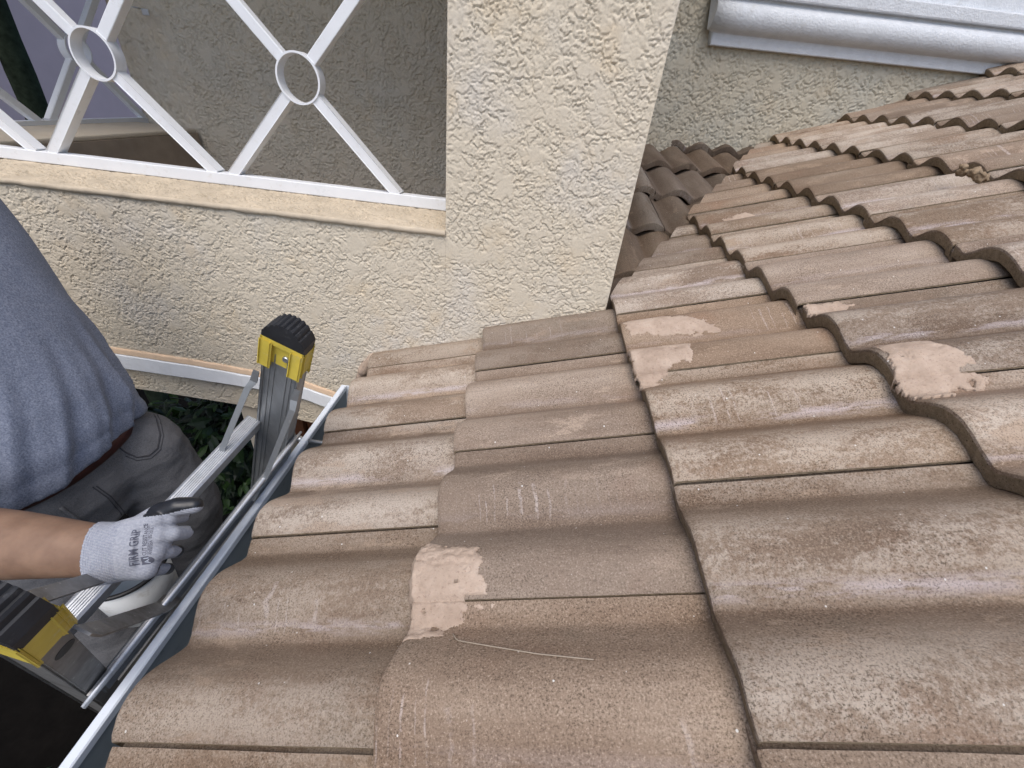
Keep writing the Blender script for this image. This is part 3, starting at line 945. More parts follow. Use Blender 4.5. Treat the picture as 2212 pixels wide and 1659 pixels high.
# a quick winding check keeps the normals outward
def fixn(me):
    b = bmesh.new(); b.from_mesh(me)
    up = sum(f.normal.z * f.calc_area() for f in b.faces if f.material_index == 0)
    if up < 0: bmesh.ops.reverse_faces(b, faces=b.faces)
    b.to_mesh(me); b.free()
    return me
TM0 = [fixn(tile_mesh('tile', 72, 11 + i)) for i in range(5)]
TM1 = [fixn(tile_mesh('tile', 44, 31 + i, 1)) for i in range(3)]

main = thing('tiled_roof', 'large weathered brown concrete tile roof slope rising from the gutter to the right', 'roof', (0, -1, 0))
small = thing('tiled_roof', 'small darker tile roof valley squeezed between the pillar and the pale stucco wall', 'roof', (1.0, 0.7, 0.4))
tn = 0
def darkened(me):  # valley tiles swap to the copy with painted-in shade
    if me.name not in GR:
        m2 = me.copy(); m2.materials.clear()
        m2.materials.append(M['tile_shaded']); m2.materials.append(M['tile_raw'])
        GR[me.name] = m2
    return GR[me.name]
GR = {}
def place_tile(M4, parent, planes, near):
    """planes: list of (point, normal) ; keep the side the normal points to"""
    global tn
    src = random.choice(TM0 if near else TM1)
    corners = [M4 @ Vector(c) for c in ((0, 0, 0), (0.44, 0, 0), (0, W * 1.06, 0), (0.44, W * 1.06, 0))]
    me = src
    for P, nrm in planes:
        ds = [(c - P).dot(nrm) for c in corners]
        if max(ds) <= 0.004: return
        if min(ds) < 0:
            b = bmesh.new(); b.from_mesh(me)
            inv = M4.inverted()
            bmesh.ops.bisect_plane(b, geom=b.verts[:] + b.edges[:] + b.faces[:], plane_co=inv @ P, plane_no=(inv.to_3x3() @ nrm), clear_inner=True)
            if len(b.faces) == 0: b.free(); return
            me = bpy.data.meshes.new('tile')
            b.to_mesh(me); b.free()
            if len(me.materials) == 0:
                me.materials.append(M['tile']); me.materials.append(M['tile_raw'])
    if parent is small: me = darkened(me)
    o = bpy.data.objects.new('tile', me)
    COL.objects.link(o)
    o.parent = parent
    o.matrix_parent_inverse = Matrix.Translation(-parent.location)
    o.matrix_basis = M4
    tn += 1
def tmat(o, u, left, n):
    m4 = Matrix.Identity(4)
    for i in range(3):
        m4[i][0], m4[i][1], m4[i][2], m4[i][3] = u[i], left[i], n[i], o[i]
    return m4
VA, VB = Vector((0.685, -0.120, 0)), Vector((1.701, 1.640, 0))
vd = (VB - VA).normalized()
vn = Vector((vd.y, -vd.x, 0))                        # towards the main slope
rs = np.random.RandomState(5)
for r in range(1, 12):
    for k in range(-12, 18):
        ys = (OFF[r] + k) * W
        if ys < -2.75 or ys > 2.2: continue
        o = U * ((r - 1) * E) + np.array([0, ys, 0])
        planes = []
        if r <= 2: planes.append((Vector((0, WY + 0.012, 0)), Vector((0, -1, 0))))
        else:
            planes.append((VA - vn * 0.005, vn))
        if r >= 5: planes.append((bw0 - bwn * 0.02, bwn))
        m4 = tmat(o + N * 0.0012 * rs.randn(), U, (0, 1, 0), N)
        m4 = m4 @ Matrix.Rotation(rs.randn() * 0.0025, 4, 'Z') @ Matrix.Rotation(rs.randn() * 0.0022, 4, 'X') @ Matrix.Translation((rs.randn() * 0.0022, rs.randn() * 0.0006, 0))
        place_tile(m4, main, planes, r <= 5)
# cricket roof behind the pillar
BE = math.radians(12.35)
U2 = np.array([0, math.cos(BE), math.sin(BE)]); N2 = np.array([0, -math.sin(BE), math.cos(BE)])
Pv = np.array([1.051, 0.558, 0.411]) - N2 * 0.022
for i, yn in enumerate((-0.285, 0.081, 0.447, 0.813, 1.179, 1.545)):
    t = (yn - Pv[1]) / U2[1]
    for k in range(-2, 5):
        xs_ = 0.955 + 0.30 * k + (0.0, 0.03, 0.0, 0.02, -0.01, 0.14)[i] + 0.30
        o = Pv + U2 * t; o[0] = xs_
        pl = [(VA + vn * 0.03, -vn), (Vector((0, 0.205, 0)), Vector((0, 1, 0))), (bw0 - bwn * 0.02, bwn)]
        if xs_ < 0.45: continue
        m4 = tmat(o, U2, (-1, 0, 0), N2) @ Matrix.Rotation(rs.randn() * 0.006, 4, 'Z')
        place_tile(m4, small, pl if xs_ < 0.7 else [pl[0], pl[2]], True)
print('tiles', tn)
# decks under the tiles
bm = bmesh.new()
a = N * -0.085
quad = [U * 0.03 + a + np.array([0, -2.9, 0]), U * 0.03 + a + np.array([0, WY + 0.02, 0]), U * 0.735 + a + np.array([0, WY + 0.02, 0]),
        U * 1.82 + a + np.array([0, 1.72, 0]), U * 4.5 + a + np.array([0, 2.1, 0]), U * 4.5 + a + np.array([0, -2.9, 0])]
vs = [bm.verts.new(p) for p in quad] ; vb = [bm.verts.new(p - N * 0.03) for p in quad]
bm.faces.new(vs); bm.faces.new(vb[::-1])
for i in range(6): bm.faces.new((vs[i], vb[i], vb[(i + 1) % 6], vs[(i + 1) % 6]))
bmesh.ops.recalc_face_normals(bm, faces=bm.faces)
bmo('roof_deck', bm, M['deck'], main)
bm = bmesh.new()
add_aabox(bm, (0.035, -2.9, -0.26), (0.055, WY - 0.002, -0.075))
bmo('fascia', bm, M['white_trim'], main)
bm = bmesh.new()
add_aabox(bm, (0.056, -2.9, -0.26), (0.50, WY - 0.002, -0.235))
bmo('soffit', bm, M['stucco_in'], main)
lw = thing('house_wall', 'lower stucco house wall hidden below the eave', 'wall', (0.5, -1.5, GZ))
bm = bmesh.new(); add_aabox(bm, (0.50, -2.9, GZ), (0.70, WY - 0.002, -0.236)); bmo('wall', bm, M['stucco_in'], lw)
bm = bmesh.new()
q = [(0.45, 0.19), (0.72, 0.0), (1.72, 1.78), (0.45, 1.62)]
vs = []
for xx, yy in q:
    t = (yy - Pv[1]) / U2[1]
    p = Pv + U2 * t - N2 * 0.085; vs.append(bm.verts.new((xx, p[1], p[2])))
bm.faces.new(vs)
r_ = bmesh.ops.extrude_face_region(bm, geom=bm.faces[:])
for v in r_['geom']:
    if isinstance(v, bmesh.types.BMVert): v.co.z -= 0.03
bmesh.ops.recalc_face_normals(bm, faces=bm.faces)
bmo('roof_deck', bm, M['deck'], small)

# mortar patches -------------------------------------------------------------
def tile_top(s, y):
    best = np.full(s.shape, -1.0)
    for r in range(1, 10):
        sl = s - (r - 1) * E
        v = 1 - np.mod(y / W - OFF[r], 1.0)
        h = prof(v) - P1 - T * sl / E
        best = np.where((sl >= -0.001) & (sl <= 0.43), np.maximum(best, h), best)
    return best
def mortar(poly, thick, seed, label, fill=0.016, ragged=0.012):
    pl = np.array(poly, float)
    lo = pl.min(0) - 0.03; hi = pl.max(0) + 0.03
    st = 0.0019
    s = np.arange(lo[0], hi[0], st); y = np.arange(lo[1], hi[1], st)
    SS, YY = np.meshgrid(s, y, indexing='ij')
    # signed distance to the polygon
    d = np.full(SS.shape, 1e9); ins = np.zeros(SS.shape, bool)
    for a, b in zip(pl, np.roll(pl, -1, 0)):
        e = b - a
        t = np.clip(((SS - a[0]) * e[0] + (YY - a[1]) * e[1]) / (e @ e), 0, 1)
        d = np.minimum(d, np.hypot(SS - a[0] - t * e[0], YY - a[1] - t * e[1]))
        c = (a[1] > YY) != (b[1] > YY)
        with np.errstate(divide='ignore', invalid='ignore'):
            ins ^= c & (SS < (b[0] - a[0]) * (YY - a[1]) / (b[1] - a[1]) + a[0])
    sd_ = np.where(ins, d, -d) + ragged * 1.5 * fbm(SS * 34, YY * 60, seed, 5, 0.72)
    hole = fbm(SS * 30 + 7, YY * 75, seed + 6, 4, 0.7)
    sd_ = np.minimum(sd_, np.where(d < 0.035, (0.42 - hole) * 0.02, 1))
    H = tile_top(SS, YY)
    kk = int(fill / st)
    Hf = H.copy()
    for i in range(1, kk + 1):
        sh = np.full(H.shape, -1.0); sh[:-i, :] = H[i:, :]
        Hf = np.maximum(Hf, sh - (i * st) * 1.1)
        sh = np.full(H.shape, -1.0); sh[:, i:] = H[:, :-i]
        Hf = np.maximum(Hf, sh - (i * st) * 1.5)
        sh = np.full(H.shape, -1.0); sh[:, :-i] = H[:, i:]
        Hf = np.maximum(Hf, sh - (i * st) * 1.5)
    th = np.clip(sd_ / 0.012, 0, 1) ** 0.6 * thick + 0.0005 + (0.0016 * fbm(SS * 55, YY * 55, seed + 2, 4, 0.65) + 0.0012 * np.abs(fbm(SS * 42, YY * 42, seed + 5, 3))) * np.clip(sd_ / 0.008, 0, 1)
    co = U * SS[..., None] + np.array([0, 1.0, 0]) * YY[..., None] + N * (Hf + th)[..., None]
    ok = sd_ > 0
    idx = np.arange(SS.size).reshape(SS.shape)
    m_ = ok[:-1, :-1] & ok[1:, :-1] & ok[1:, 1:] & ok[:-1, 1:]
    F = np.stack([idx[:-1, :-1][m_], idx[1:, :-1][m_], idx[1:, 1:][m_], idx[:-1, 1:][m_]], -1)
    used = np.unique(F); rem = -np.ones(SS.size, int); rem[used] = np.arange(len(used))
    me = bpy.data.meshes.new('mortar_patch')
    me.from_pydata([tuple(p) for p in co.reshape(-1, 3)[used]], [], [tuple(f) for f in rem[F]])
    bm = bmesh.new(); bm.from_mesh(me)
    # rim skirt down to the tile
    be = [e for e in bm.edges if e.is_boundary]
    r_ = bmesh.ops.extrude_edge_only(bm, edges=be)
    for v in r_['geom']:
        if isinstance(v, bmesh.types.BMVert): v.co -= Vector(N) * 0.006
    bm.to_mesh(me); bm.free()
    o = link('mortar_patch', me, M['mortar'], main, smooth=True)
    o['label'] = label
    return o
def sy(px, py):
    P = onplane(px, py, (0, 0, 0), N); return (float(np.array(P) @ U), P.y)
mortar([sy(*p) for p in ((935, 1175), (972, 1195), (1038, 1188), (1045, 1220), (1052, 1284), (1005, 1290), (1065, 1296), (1000, 1318), (965, 1355), (905, 1388), (868, 1386), (880, 1300), (893, 1225))], 0.0045, 1.0, 'large ragged pink mortar patch at the nearest tile corner')
mortar([sy(*p) for p in ((1885, 760), (1935, 742), (1990, 742), (2060, 765), (2120, 782), (2060, 792), (2150, 795), (2140, 812), (2060, 828), (2070, 845), (1985, 855), (1930, 820))], 0.004, 2.0, 'wide pink mortar patch over a tile corner at the right')
mortar([sy(*p) for p in ((1350, 760), (1420, 748), (1488, 743), (1502, 775), (1455, 790), (1425, 815), (1385, 835), (1365, 800))], 0.003, 3.0, 'thin pink mortar patch beside the middle tile joint', 0.008)
mortar([sy(*p) for p in ((1735, 655), (1800, 645), (1855, 640), (1830, 655), (1760, 680))], 0.002, 4.0, 'narrow pink mortar smear on a tile pan', 0.006)
mortar([sy(*p) for p in ((1560, 470), (1610, 455), (1650, 452), (1620, 468), (1575, 482))], 0.002, 5.0, 'small mortar smear near the valley', 0.006)
mortar([sy(*p) for p in ((1345, 712), (1420, 690), (1540, 690), (1560, 700), (1460, 715), (1360, 730))], 0.0008, 6.0, 'faint pinkish mortar film below the pillar corner', 0.004, 0.016)
# sandy clump and stray straw
P = onplane(2108, 372, N * 0.02, N)
bm = bmesh.new()
for i in range(14):
    d = Vector((random.gauss(0, .013), random.gauss(0, .014), random.gauss(-0.004, .005)))
    add_capsule(bm, P + d, random.uniform(.006, .013), P + d * 1.3, random.uniform(.004, .010), 10)
o = remeshed('mortar_clump', bm, 0.0025, 2, mats=M['clump'], parent=main)
co = np.empty(len(o.data.vertices) * 3); o.data.vertices.foreach_get('co', co); co = co.reshape(-1, 3)
co += (0.0050 * pnoise(co[:, 0] * 160, co[:, 1] * 160, co[:, 2] * 160))[:, None] * np.array([0.4, 0.4, 1])
o.data.vertices.foreach_set('co', co.ravel())
o['label'] = 'crumbly sandy clump stuck on a tile edge at upper right'
hp = []
for t in np.linspace(0, 1, 24):
    px = np.interp(t, [0, .12, .35, .65, 1], [972, 985, 1060, 1160, 1282]); py = np.interp(t, [0, .12, .35, .65, 1], [1360, 1380, 1395, 1413, 1424])
    s_, y_ = sy(px, py)
    h = float(tile_top(np.array(s_), np.array(y_)))
    hp.append(Vector(U * s_ + N * (h + 0.0040)) + Vector((0, y_, 0)))
bm = bmesh.new(); add_tube(bm, hp, [0.0007] * 24, 6)
tag(bmo('straw', bm, M['straw']), 'thin pale straw lying on the nearest tile', 'straw')

# gutter -----------------------------------------------------------------------
gut = thing('gutter', 'white metal gutter along the eave, grey inside', 'gutter', (-0.06, -1, -0.12))
GX0, GX1, GL = -0.0695, -0.0535, -0.045
Y0, Y1 = -2.9, WY - 0.115
bm = bmesh.new()
pf_out = [(GX0, GL), (GX0, GL - 0.016), (GX0 + 0.006, GL - 0.022), (GX0 + 0.004, GL - 0.07), (GX0 + 0.014, GL - 0.10), (-0.02, -0.165), (0.034, -0.165)]
pf_in = [(0.034, -0.161), (-0.018, -0.161), (GX1 - 0.002, GL - 0.099), (GX1 - 0.006, GL - 0.07), (GX1 - 0.004, GL - 0.016), (GX1, GL - 0.014), (GX1, GL)]
def sweep(pf, name, mat, closed=False):
    bm = bmesh.new()
    a = [bm.verts.new((x, Y0, z)) for x, z in pf]; b = [bm.verts.new((x, Y1, z)) for x, z in pf]
    n_ = len(pf)
    for i in range(n_ if closed else n_ - 1):
        bm.faces.new((a[i], a[(i + 1) % n_], b[(i + 1) % n_], b[i]))
    if closed: bm.faces.new(a[::-1]); bm.faces.new(b)
    bmesh.ops.recalc_face_normals(bm, faces=bm.faces)
    return bmo(name, bm, mat, gut)
lip = [(GX0, GL - 0.014), (GX0, GL - 0.002), (GX0 + 0.002, GL), (GX1 - 0.002, GL), (GX1, GL - 0.002), (GX1, GL - 0.014)]
sweep(lip, 'lip', M['gutter'], True)
sweep([(GX0 + 0.002, GL - 0.0141)] + pf_out[2:], 'outer_face', M['gutter'])
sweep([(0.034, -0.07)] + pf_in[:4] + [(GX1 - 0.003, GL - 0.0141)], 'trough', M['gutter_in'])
bm = bmesh.new(); add_aabox(bm, (GX0 + 0.001, Y1, -0.164), (0.034, Y1 + 0.004, GL - 0.001)); bmo('end_cap', bm, M['gutter'], gut)
for px, py in ((665, 946),):
    P = onplane(px, py, (0, 0, GL), (0, 0, 1))
    for yy in (P.y, P.y - 1.3):
        bm = bmesh.new()
        add_tube(bm, [(GX1 - 0.001, yy, GL - 0.010), (0.034, yy, GL - 0.012)], 0.0052, 12)
        o = bmo('spike', bm, M['zinc'], gut, True)
        bm = bmesh.new()
        add_tube(bm, [(GX0 - 0.012, yy, GL - 0.009), (GX0 - 0.006, yy, GL - 0.009), (GX0, yy, GL - 0.009)], [0.006, 0.0095, 0.005], 12)
        bmo('spike_head', bm, M['zinc'], gut, True)
# a mortar daub closes the gap between gutter end, tile and wall
bm = bmesh.new()
for a_, b_, r0, r1 in (((785, 800), (805, 770), .018, .012), ((778, 815), (790, 790), .014, .016)):
    A = onplane(*a_, (0, WY - 0.012, 0), (0, 1, 0)); B = onplane(*b_, (0, WY - 0.006, 0), (0, 1, 0))
    add_capsule(bm, A, r0, B, r1, 14)
o = remeshed('mortar_daub', bm, 0.004, 3, mats=M['mortar'], parent=main)

# ================================================================== RAILINGS
def railing(name, label, P, units, x0, x1):
    """P(a, d, z): a along the rail, d depth, z up"""
    rt = thing(name, label, 'railing', P(0.0, 0, SILL))
    ex = (P(1, 0, 0) - P(0, 0, 0)).normalized(); ey = (P(0, 1, 0) - P(0, 0, 0)).normalized(); ez = Vector((0, 0, 1))
    zc, rr, bt = 0.708, 0.058, 0.027
    zb0, zb1 = 0.424, 0.456
    bm = bmesh.new()
    add_box(bm, P((x0 + x1) / 2, 0, (zb0 + zb1) / 2), ex, ey, ez, x1 - x0, 0.032, zb1 - zb0, 0.0025)
    bmo('bottom_rail', bm, M['white_metal'], rt)
    bm = bmesh.new()
    add_box(bm, P((x0 + x1) / 2, 0, 2 * zc - (zb0 + zb1) / 2), ex, ey, ez, x1 - x0, 0.032, zb1 - zb0, 0.0025)
    bmo('top_rail', bm, M['white_metal'], rt)
    for cx in units:
        bm = bmesh.new()
        ro, ri, dp = rr, rr - 0.0048, 0.034
        sg = 56
        rings = []
        for k in range(sg):
            a = 2 * math.pi * k / sg
            rings.append([bm.verts.new(P(cx + math.cos(a) * q_, d_, zc + math.sin(a) * q_)) for q_, d_ in ((ro, -dp / 2), (ro, dp / 2), (ri, dp / 2), (ri, -dp / 2))])
        for k in range(sg):
            a, b = rings[k], rings[(k + 1) % sg]
            for i in range(4):
                f = bm.faces.new((a[i], a[(i + 1) % 4], b[(i + 1) % 4], b[i])); f.smooth = i in (0, 2)
        bmesh.ops.recalc_face_normals(bm, faces=bm.faces)
        bmo('ring', bm, M['white_metal'], rt).data.set_sharp_from_angle(angle=math.radians(40))
        for sx in (-1, 1):
            for sz in (-1, 1):
                e = Vector((sx * 0.247, 0, sz * 0.257))
                d = e.normalized()
                A = P(cx + d.x * (rr - 0.003), 0, zc + d.z * (rr - 0.003))
                B = P(cx + e.x, 0, zc + e.z)
                bm = bmesh.new()
                add_bar(bm, A, B, bt, 0.027, up=ey, bev=0.002)
                bmo('bar', bm, M['white_metal'], rt)
    return rt
railing('balcony_railing', 'white front railing of crossed bars and rings standing on the ochre sill',
        lambda a, d, z: Vector((a, RAILY + d, z)), [-0.2055, -0.747, -1.2885, -1.83], -2.6, PX0 + 0.004)
railing('balcony_railing', 'farther white railing of crossed bars on the low brown parapet across the balcony',
        lambda a, d, z: Vector((-1.62 + d, a, z + 0.004)), [0.905, 0.363, -0.18], -0.8, 1.16)
# small metal clip on the recess wall
cl = thing('wall_bracket', 'small grey metal clip fixed high on the recess wall', 'bracket', (-1.43, 1.08, 0.89))
bm = bmesh.new()
A = onplane(292, 14, (0, BY + 0.01, 0), (0, 1, 0)); B = onplane(313, 22, (0, BY - 0.05, 0), (0, 1, 0))
add_box(bm, (A + B) / 2, (1, 0, 0), (0, 1, 0), (0, 0, 1), 0.03, 0.06, 0.004, 0.001)
bmo('plate', bm, M['zinc'], cl)
bm = bmesh.new(); add_box(bm, B + Vector((0, 0, -0.006)), (1, 0, 0), (0, 1, 0), (0, 0, 1), 0.03, 0.004, 0.022, 0.001); bmo('lug', bm, M['zinc'], cl)

# ================================================================== LADDER
LP = np.array([-0.0065, -0.8587, 0.2369])
lr = np.array([0.1121, 0.9857, 0.1258]); ll = np.array([0.3699, -0.1593, 0.9186]); ln = np.array([-0.9255, 0.0564, 0.3825])
LW, LN, LT = 0.436, 0.0691, 0.0291
def LD(a, b, c): return Vector(LP + a * lr + b * ll + c * ln)
vr, vl, vnn = Vector(lr), Vector(ll), Vector(ln)
lad = thing('ladder', 'dirty aluminium ladder with yellow and black rail ends leaning on the gutter', 'ladder', LD(0, -3.4, 0))
LLEN = 3.45
for sgn in (1, -1):
    # channel: web outside, two flanges pointing inwards
    bm = bmesh.new()
    ai, ao = sgn * LW / 2, sgn * (LW / 2 + LT)
    th = 0.0032
    add_box(bm, LD(ai + sgn * 0.004, -LLEN / 2 + 0.03, 0), vr, vl, vnn, th, LLEN, LN - 0.002, 0.0008)                 # web facing the rungs
    for q_ in (-1, 1):
        add_box(bm, LD((ai + ao) / 2, -LLEN / 2 + 0.03, q_ * (LN / 2 - th / 2)), vr, vl, vnn, LT, LLEN, th, 0.0008)
    for q_ in (-0.021, -0.012, 0.012, 0.021):                                                                        # extruded ribs on the web
        add_box(bm, LD(ai + sgn * 0.0018, -LLEN / 2 + 0.03, q_), vr, vl, vnn, 0.0016, LLEN, 0.003)
    add_box(bm, LD(ao - sgn * 0.0012, -LLEN / 2 + 0.03, 0), vr, vl, vnn, 0.0024, LLEN, LN * 0.62, 0.0008)
    bmo('rail', bm, M['alu'] if sgn > 0 else M['alu_dirty'], lad)
    # yellow foot socket
    bm = bmesh.new()
    s_ = 0.003
    cap_c = (ai + ao) / 2
    for q_ in (-1, 1):
        add_box(bm, LD(cap_c, 0.030, q_ * (LN / 2 + s_ / 2)), vr, vl, vnn, LT + 0.004, 0.058, s_, 0.002)
        # side lips that wrap round to the inner side and run further down
        add_box(bm, LD(ai - sgn * 0.002, 0.028, q_ * (LN / 2 + s_ - 0.0095)), vr, vl, vnn, 0.010, 0.060, 0.018, 0.003)
    add_box(bm, LD(ai + sgn * 0.0035, 0.034, 0), vr, vl, vnn, 0.005, 0.055, LN - 0.012, 0.001)
    add_box(bm, LD(ao + sgn * 0.003, 0.024, 0), vr, vl, vnn, s_, 0.07, LN + 2 * s_, 0.002)
    add_box(bm, LD(cap_c - sgn * 0.001, 0.061, 0), vr, vl, vnn, LT + 0.007, 0.008, LN + 2 * s_ - 0.0005, 0.002)
    foot = bmo('foot', bm, M['yellow'], lad)
    foot['label'] = 'far yellow rail end with rivet' if sgn > 0 else 'near stained yellow rail end'
    # rubber pad: arched top with grooves
    bm = bmesh.new()
    hw = LN / 2 + s_ + 0.0005
    na = 26
    prev = None
    for i in range(na + 1):
        t = -1 + 2 * i / na
        top = 0.064 + 0.044 * (1 - abs(t) ** 2.4 * 0.68)
        gr = 0.0032 if (i % 3 == 1 and 1 < i < na) else 0.0
        ring = []
        for a_, hh in ((-0.5, 0), (-0.5, 1), (0.5, 1), (0.5, 0)):
            wd = (LT + 0.008)
            tt = top - gr if hh else 0.0655 - 0.022 * max(0, abs(t) - 0.62)
            ring.append(bm.verts.new(LD(cap_c + a_ * wd, tt, t * hw)))
        if prev:
            for k in range(4): bm.faces.new((prev[k], ring[k], ring[(k + 1) % 4], prev[(k + 1) % 4]))
        else: bm.faces.new(ring)
        prev = ring
    bm.faces.new(prev[::-1])
    bmesh.ops.recalc_face_normals(bm, faces=bm.faces)
    pad = bmo('rubber_pad', bm, M['rubber'])
    pad.parent = foot
    bm = bmesh.new()
    if sgn > 0:
        add_tube(bm, [LD(ai + 0.002, 0.030, -0.008), LD(ai - 0.003, 0.030, -0.008)], [0.0075, 0.0055], 16)
        rv_ = bmo('rivet', bm, M['zinc'])
    else:
        add_tube(bm, [LD(ai + sgn * 0.012, -0.045, -LN / 2 + 0.001), LD(ai + sgn * 0.012, -0.045, -LN / 2 - 0.0006)], 0.011, 20)
        rv_ = bmo('slot', bm, M['black_plastic'])
    rv_.parent = foot
# rungs: ribbed step tubes
def rung(l, name='rung'):
    bm = bmesh.new()
    w_, h_ = 0.029, 0.036
    ribs = []
    top = [(-w_ / 2, -0.003)]
    nr = 6
    for k in range(nr):
        c0 = -w_ / 2 + 0.004 + (w_ - 0.008) * k / nr; c1 = c0 + (w_ - 0.008) / nr
        q_ = (c1 - c0)
        top += [(c0 + q_ * .1, 0.0), (c0 + q_ * .55, 0.0), (c0 + q_ * .7, -0.0018), (c0 + q_ * .95, -0.0018)]
    top += [(w_ / 2 - 0.002, 0.0), (w_ / 2, -0.003), (w_ / 2, -h_ + 0.004), (w_ / 2 - 0.004, -h_), (-w_ / 2 + 0.004, -h_), (-w_ / 2, -h_ + 0.004)]
    tu = vl.copy(); tu = (tu - vr * tu.dot(vr)).normalized(); to = vr.cross(tu)
    if to.dot(vnn) < 0: to = -to
    A = [bm.verts.new(LD(-LW / 2 - 0.002, l, 0.042) + to * x + tu * z) for x, z in top]
    B = [bm.verts.new(LD(LW / 2 + 0.002, l, 0.042) + to * x + tu * z) for x, z in top]
    n_ = len(top)
    for i in range(n_): bm.faces.new((A[i], A[(i + 1) % n_], B[(i + 1) % n_], B[i]))
    bm.faces.new(A[::-1]); bm.faces.new(B)
    bmesh.ops.recalc_face_normals(bm, faces=bm.faces)
    return bmo(name, bm, M['alu_bright'], lad)
for l_ in [-0.195] + [-0.62 - 0.29 * k for k in range(9)]: rung(l_)
# stabiliser: twin round-nosed bars along the roof side
for q_, l_ in ((-0.043, -0.236), (-0.041, -0.253)):
    bm = bmesh.new()
    pts = [LD(a_, l_, q_) for a_ in np.linspace(-0.262, 0.262, 12)]
    add_tube(bm, pts, [0.0025] + [0.0046] * 10 + [0.0025], 12)
    o = bmo('stabiliser_bar', bm, M['alu_bright'], lad)
bm = bmesh.new()
add_box(bm, LD(0, -0.2445, -0.0385), vr, vl, vnn, 0.50, 0.016, 0.003)
bmo('stabiliser_web', bm, M['alu_dirty'], lad)
bm = bmesh.new()
add_box(bm, LD(0.0, -0.300, -0.030), vr, vl, vnn, 0.47, 0.050, 0.010, 0.002)
for k in range(6):
    add_box(bm, LD(0.0, -0.280 - 0.008 * k, -0.0362), vr, vl, vnn, 0.462, 0.0036, 0.0024)
bmo('step_plate', bm, M['alu'], lad)
# knee braces: bent flat strips, front and back, both rails
def strip(pts, wv, wdt, th, mat):
    bm = bmesh.new()
    pts = [Vector(p) for p in pts]
    prev = None
    for i, p in enumerate(pts):
        d = (pts[min(i + 1, len(pts) - 1)] - pts[max(0, i - 1)]).normalized()
        a = (wv - d * wv.dot(d)).normalized(); b = d.cross(a)
        k = wdt if not isinstance(wdt, list) else wdt[i]
        ring = [bm.verts.new(p + a * (sx * k / 2) + b * (sy_ * th / 2)) for sx, sy_ in ((-1, -1), (1, -1), (1, 1), (-1, 1))]
        if prev:
            for j in range(4): bm.faces.new((prev[j], ring[j], ring[(j + 1) % 4], prev[(j + 1) % 4]))
        else: bm.faces.new(ring)
        prev = ring
    bm.faces.new(prev[::-1])
    bmesh.ops.recalc_face_normals(bm, faces=bm.faces)
    return bmo('brace', bm, mat, lad)
for sgn in (1, -1):
    for q_, e_ in ((0.040, -0.235), (-0.040, -0.275)):
        mt = M['alu'] if sgn > 0 else M['alu_dirty']
        strip([LD(sgn * 0.212, -0.030, q_), LD(sgn * 0.206, -0.055, q_), LD(sgn * 0.196, -0.072, q_ * 1.12), LD(sgn * 0.130, e_ + 0.045, q_ * 1.12), LD(sgn * 0.112, e_ + 0.015, q_), LD(sgn * 0.100, e_ - 0.012, q_)],
              vl * 0.4 + vnn, [0.011, 0.013, 0.011, 0.010, 0.012, 0.010] if sgn > 0 else [0.020, 0.026, 0.024, 0.024, 0.026, 0.018], 0.003, mt)

# bucket hung under the hand -------------------------------------------------
bk = thing('bucket', 'pale plastic bucket with a black rim hanging under the gloved hand', 'bucket', (-0.40, -0.90, -0.42))
bc = Vector(at(268, 1222, 0.86))
bm = bmesh.new()
prof_b = [(0.060, -0.13), (0.070, 0.0), (0.0675, 0.0), (0.057, -0.126)]
rings = []
for k in range(40):
    a = 2 * math.pi * k / 40
    rings.append([bm.verts.new(bc + Vector((math.cos(a) * r_, math.sin(a) * r_, z_))) for r_, z_ in prof_b])
for k in range(40):
    a, b = rings[k], rings[(k + 1) % 40]
    for i in range(3):
        f = bm.faces.new((a[i], b[i], b[i + 1], a[i + 1])); f.smooth = True; f.material_index = 1 if i == 2 else 0
bm.faces.new([r_[0] for r_ in rings][::-1]); f = bm.faces.new([r_[3] for r_ in rings]); f.material_index = 1
bmesh.ops.recalc_face_normals(bm, faces=bm.faces)
bmo('tub', bm, [M['bucket'], M['bucket_in']], bk)
bm = bmesh.new()
add_tube(bm, [bc + Vector((math.cos(a) * 0.0708, math.sin(a) * 0.0708, 0.0)) for a in np.linspace(0, 2 * math.pi, 41)], 0.0045, 10)
bmo('rim', bm, M['black_plastic'], bk)
bm = bmesh.new()
add_tube(bm, [bc + Vector((math.cos(a) * 0.0715 * 0.5, math.cos(a) * 0.0715 * 0.86, 0.12 * math.sin(a))) for a in np.linspace(0, math.pi, 25)], 0.0018, 8)
bmo('bail', bm, M['zinc'], bk)

# ================================================================== PERSON
man = thing('person', 'person in heather blue t-shirt and charcoal jeans, gloved hand gripping the ladder rung', 'person', (-0.55, -0.66, -1.0))
HIPC = Vector((-0.615, -0.665, -0.06))
# --- shirt
bm = bmesh.new()
X_, Y_ = Vector((1, 0, 0)), Vector((0, 1, 0))
yaw = Matrix.Rotation(math.radians(4), 3, 'Z')
X_, Y_ = yaw @ X_, yaw @ Y_
secs = []
for z, cx, cy, rx, ry in ((-0.016, -0.612, -0.672, 0.165, 0.208), (0.006, -0.612, -0.672, 0.165, 0.208), (0.06, -0.612, -0.668, 0.170, 0.210), (0.14, -0.618, -0.66, 0.164, 0.200),
                          (0.26, -0.640, -0.65, 0.152, 0.196), (0.38, -0.675, -0.64, 0.142, 0.202), (0.48, -0.705, -0.635, 0.128, 0.205), (0.55, -0.725, -0.635, 0.100, 0.170), (0.60, -0.735, -0.635, 0.07, 0.09)):
    secs.append(((cx + 0.018, cy + 0.012, z), X_, Y_, rx, ry))
add_loft(bm, secs, 48, 2.25)
SHR = Vector((-0.715, -0.83, 0.47)); ELR = Vector((-0.62, -0.955, 0.16)); 
SHL = Vector((-0.76, -0.46, 0.45)); ELL = Vector((-0.97, -0.47, 0.20))
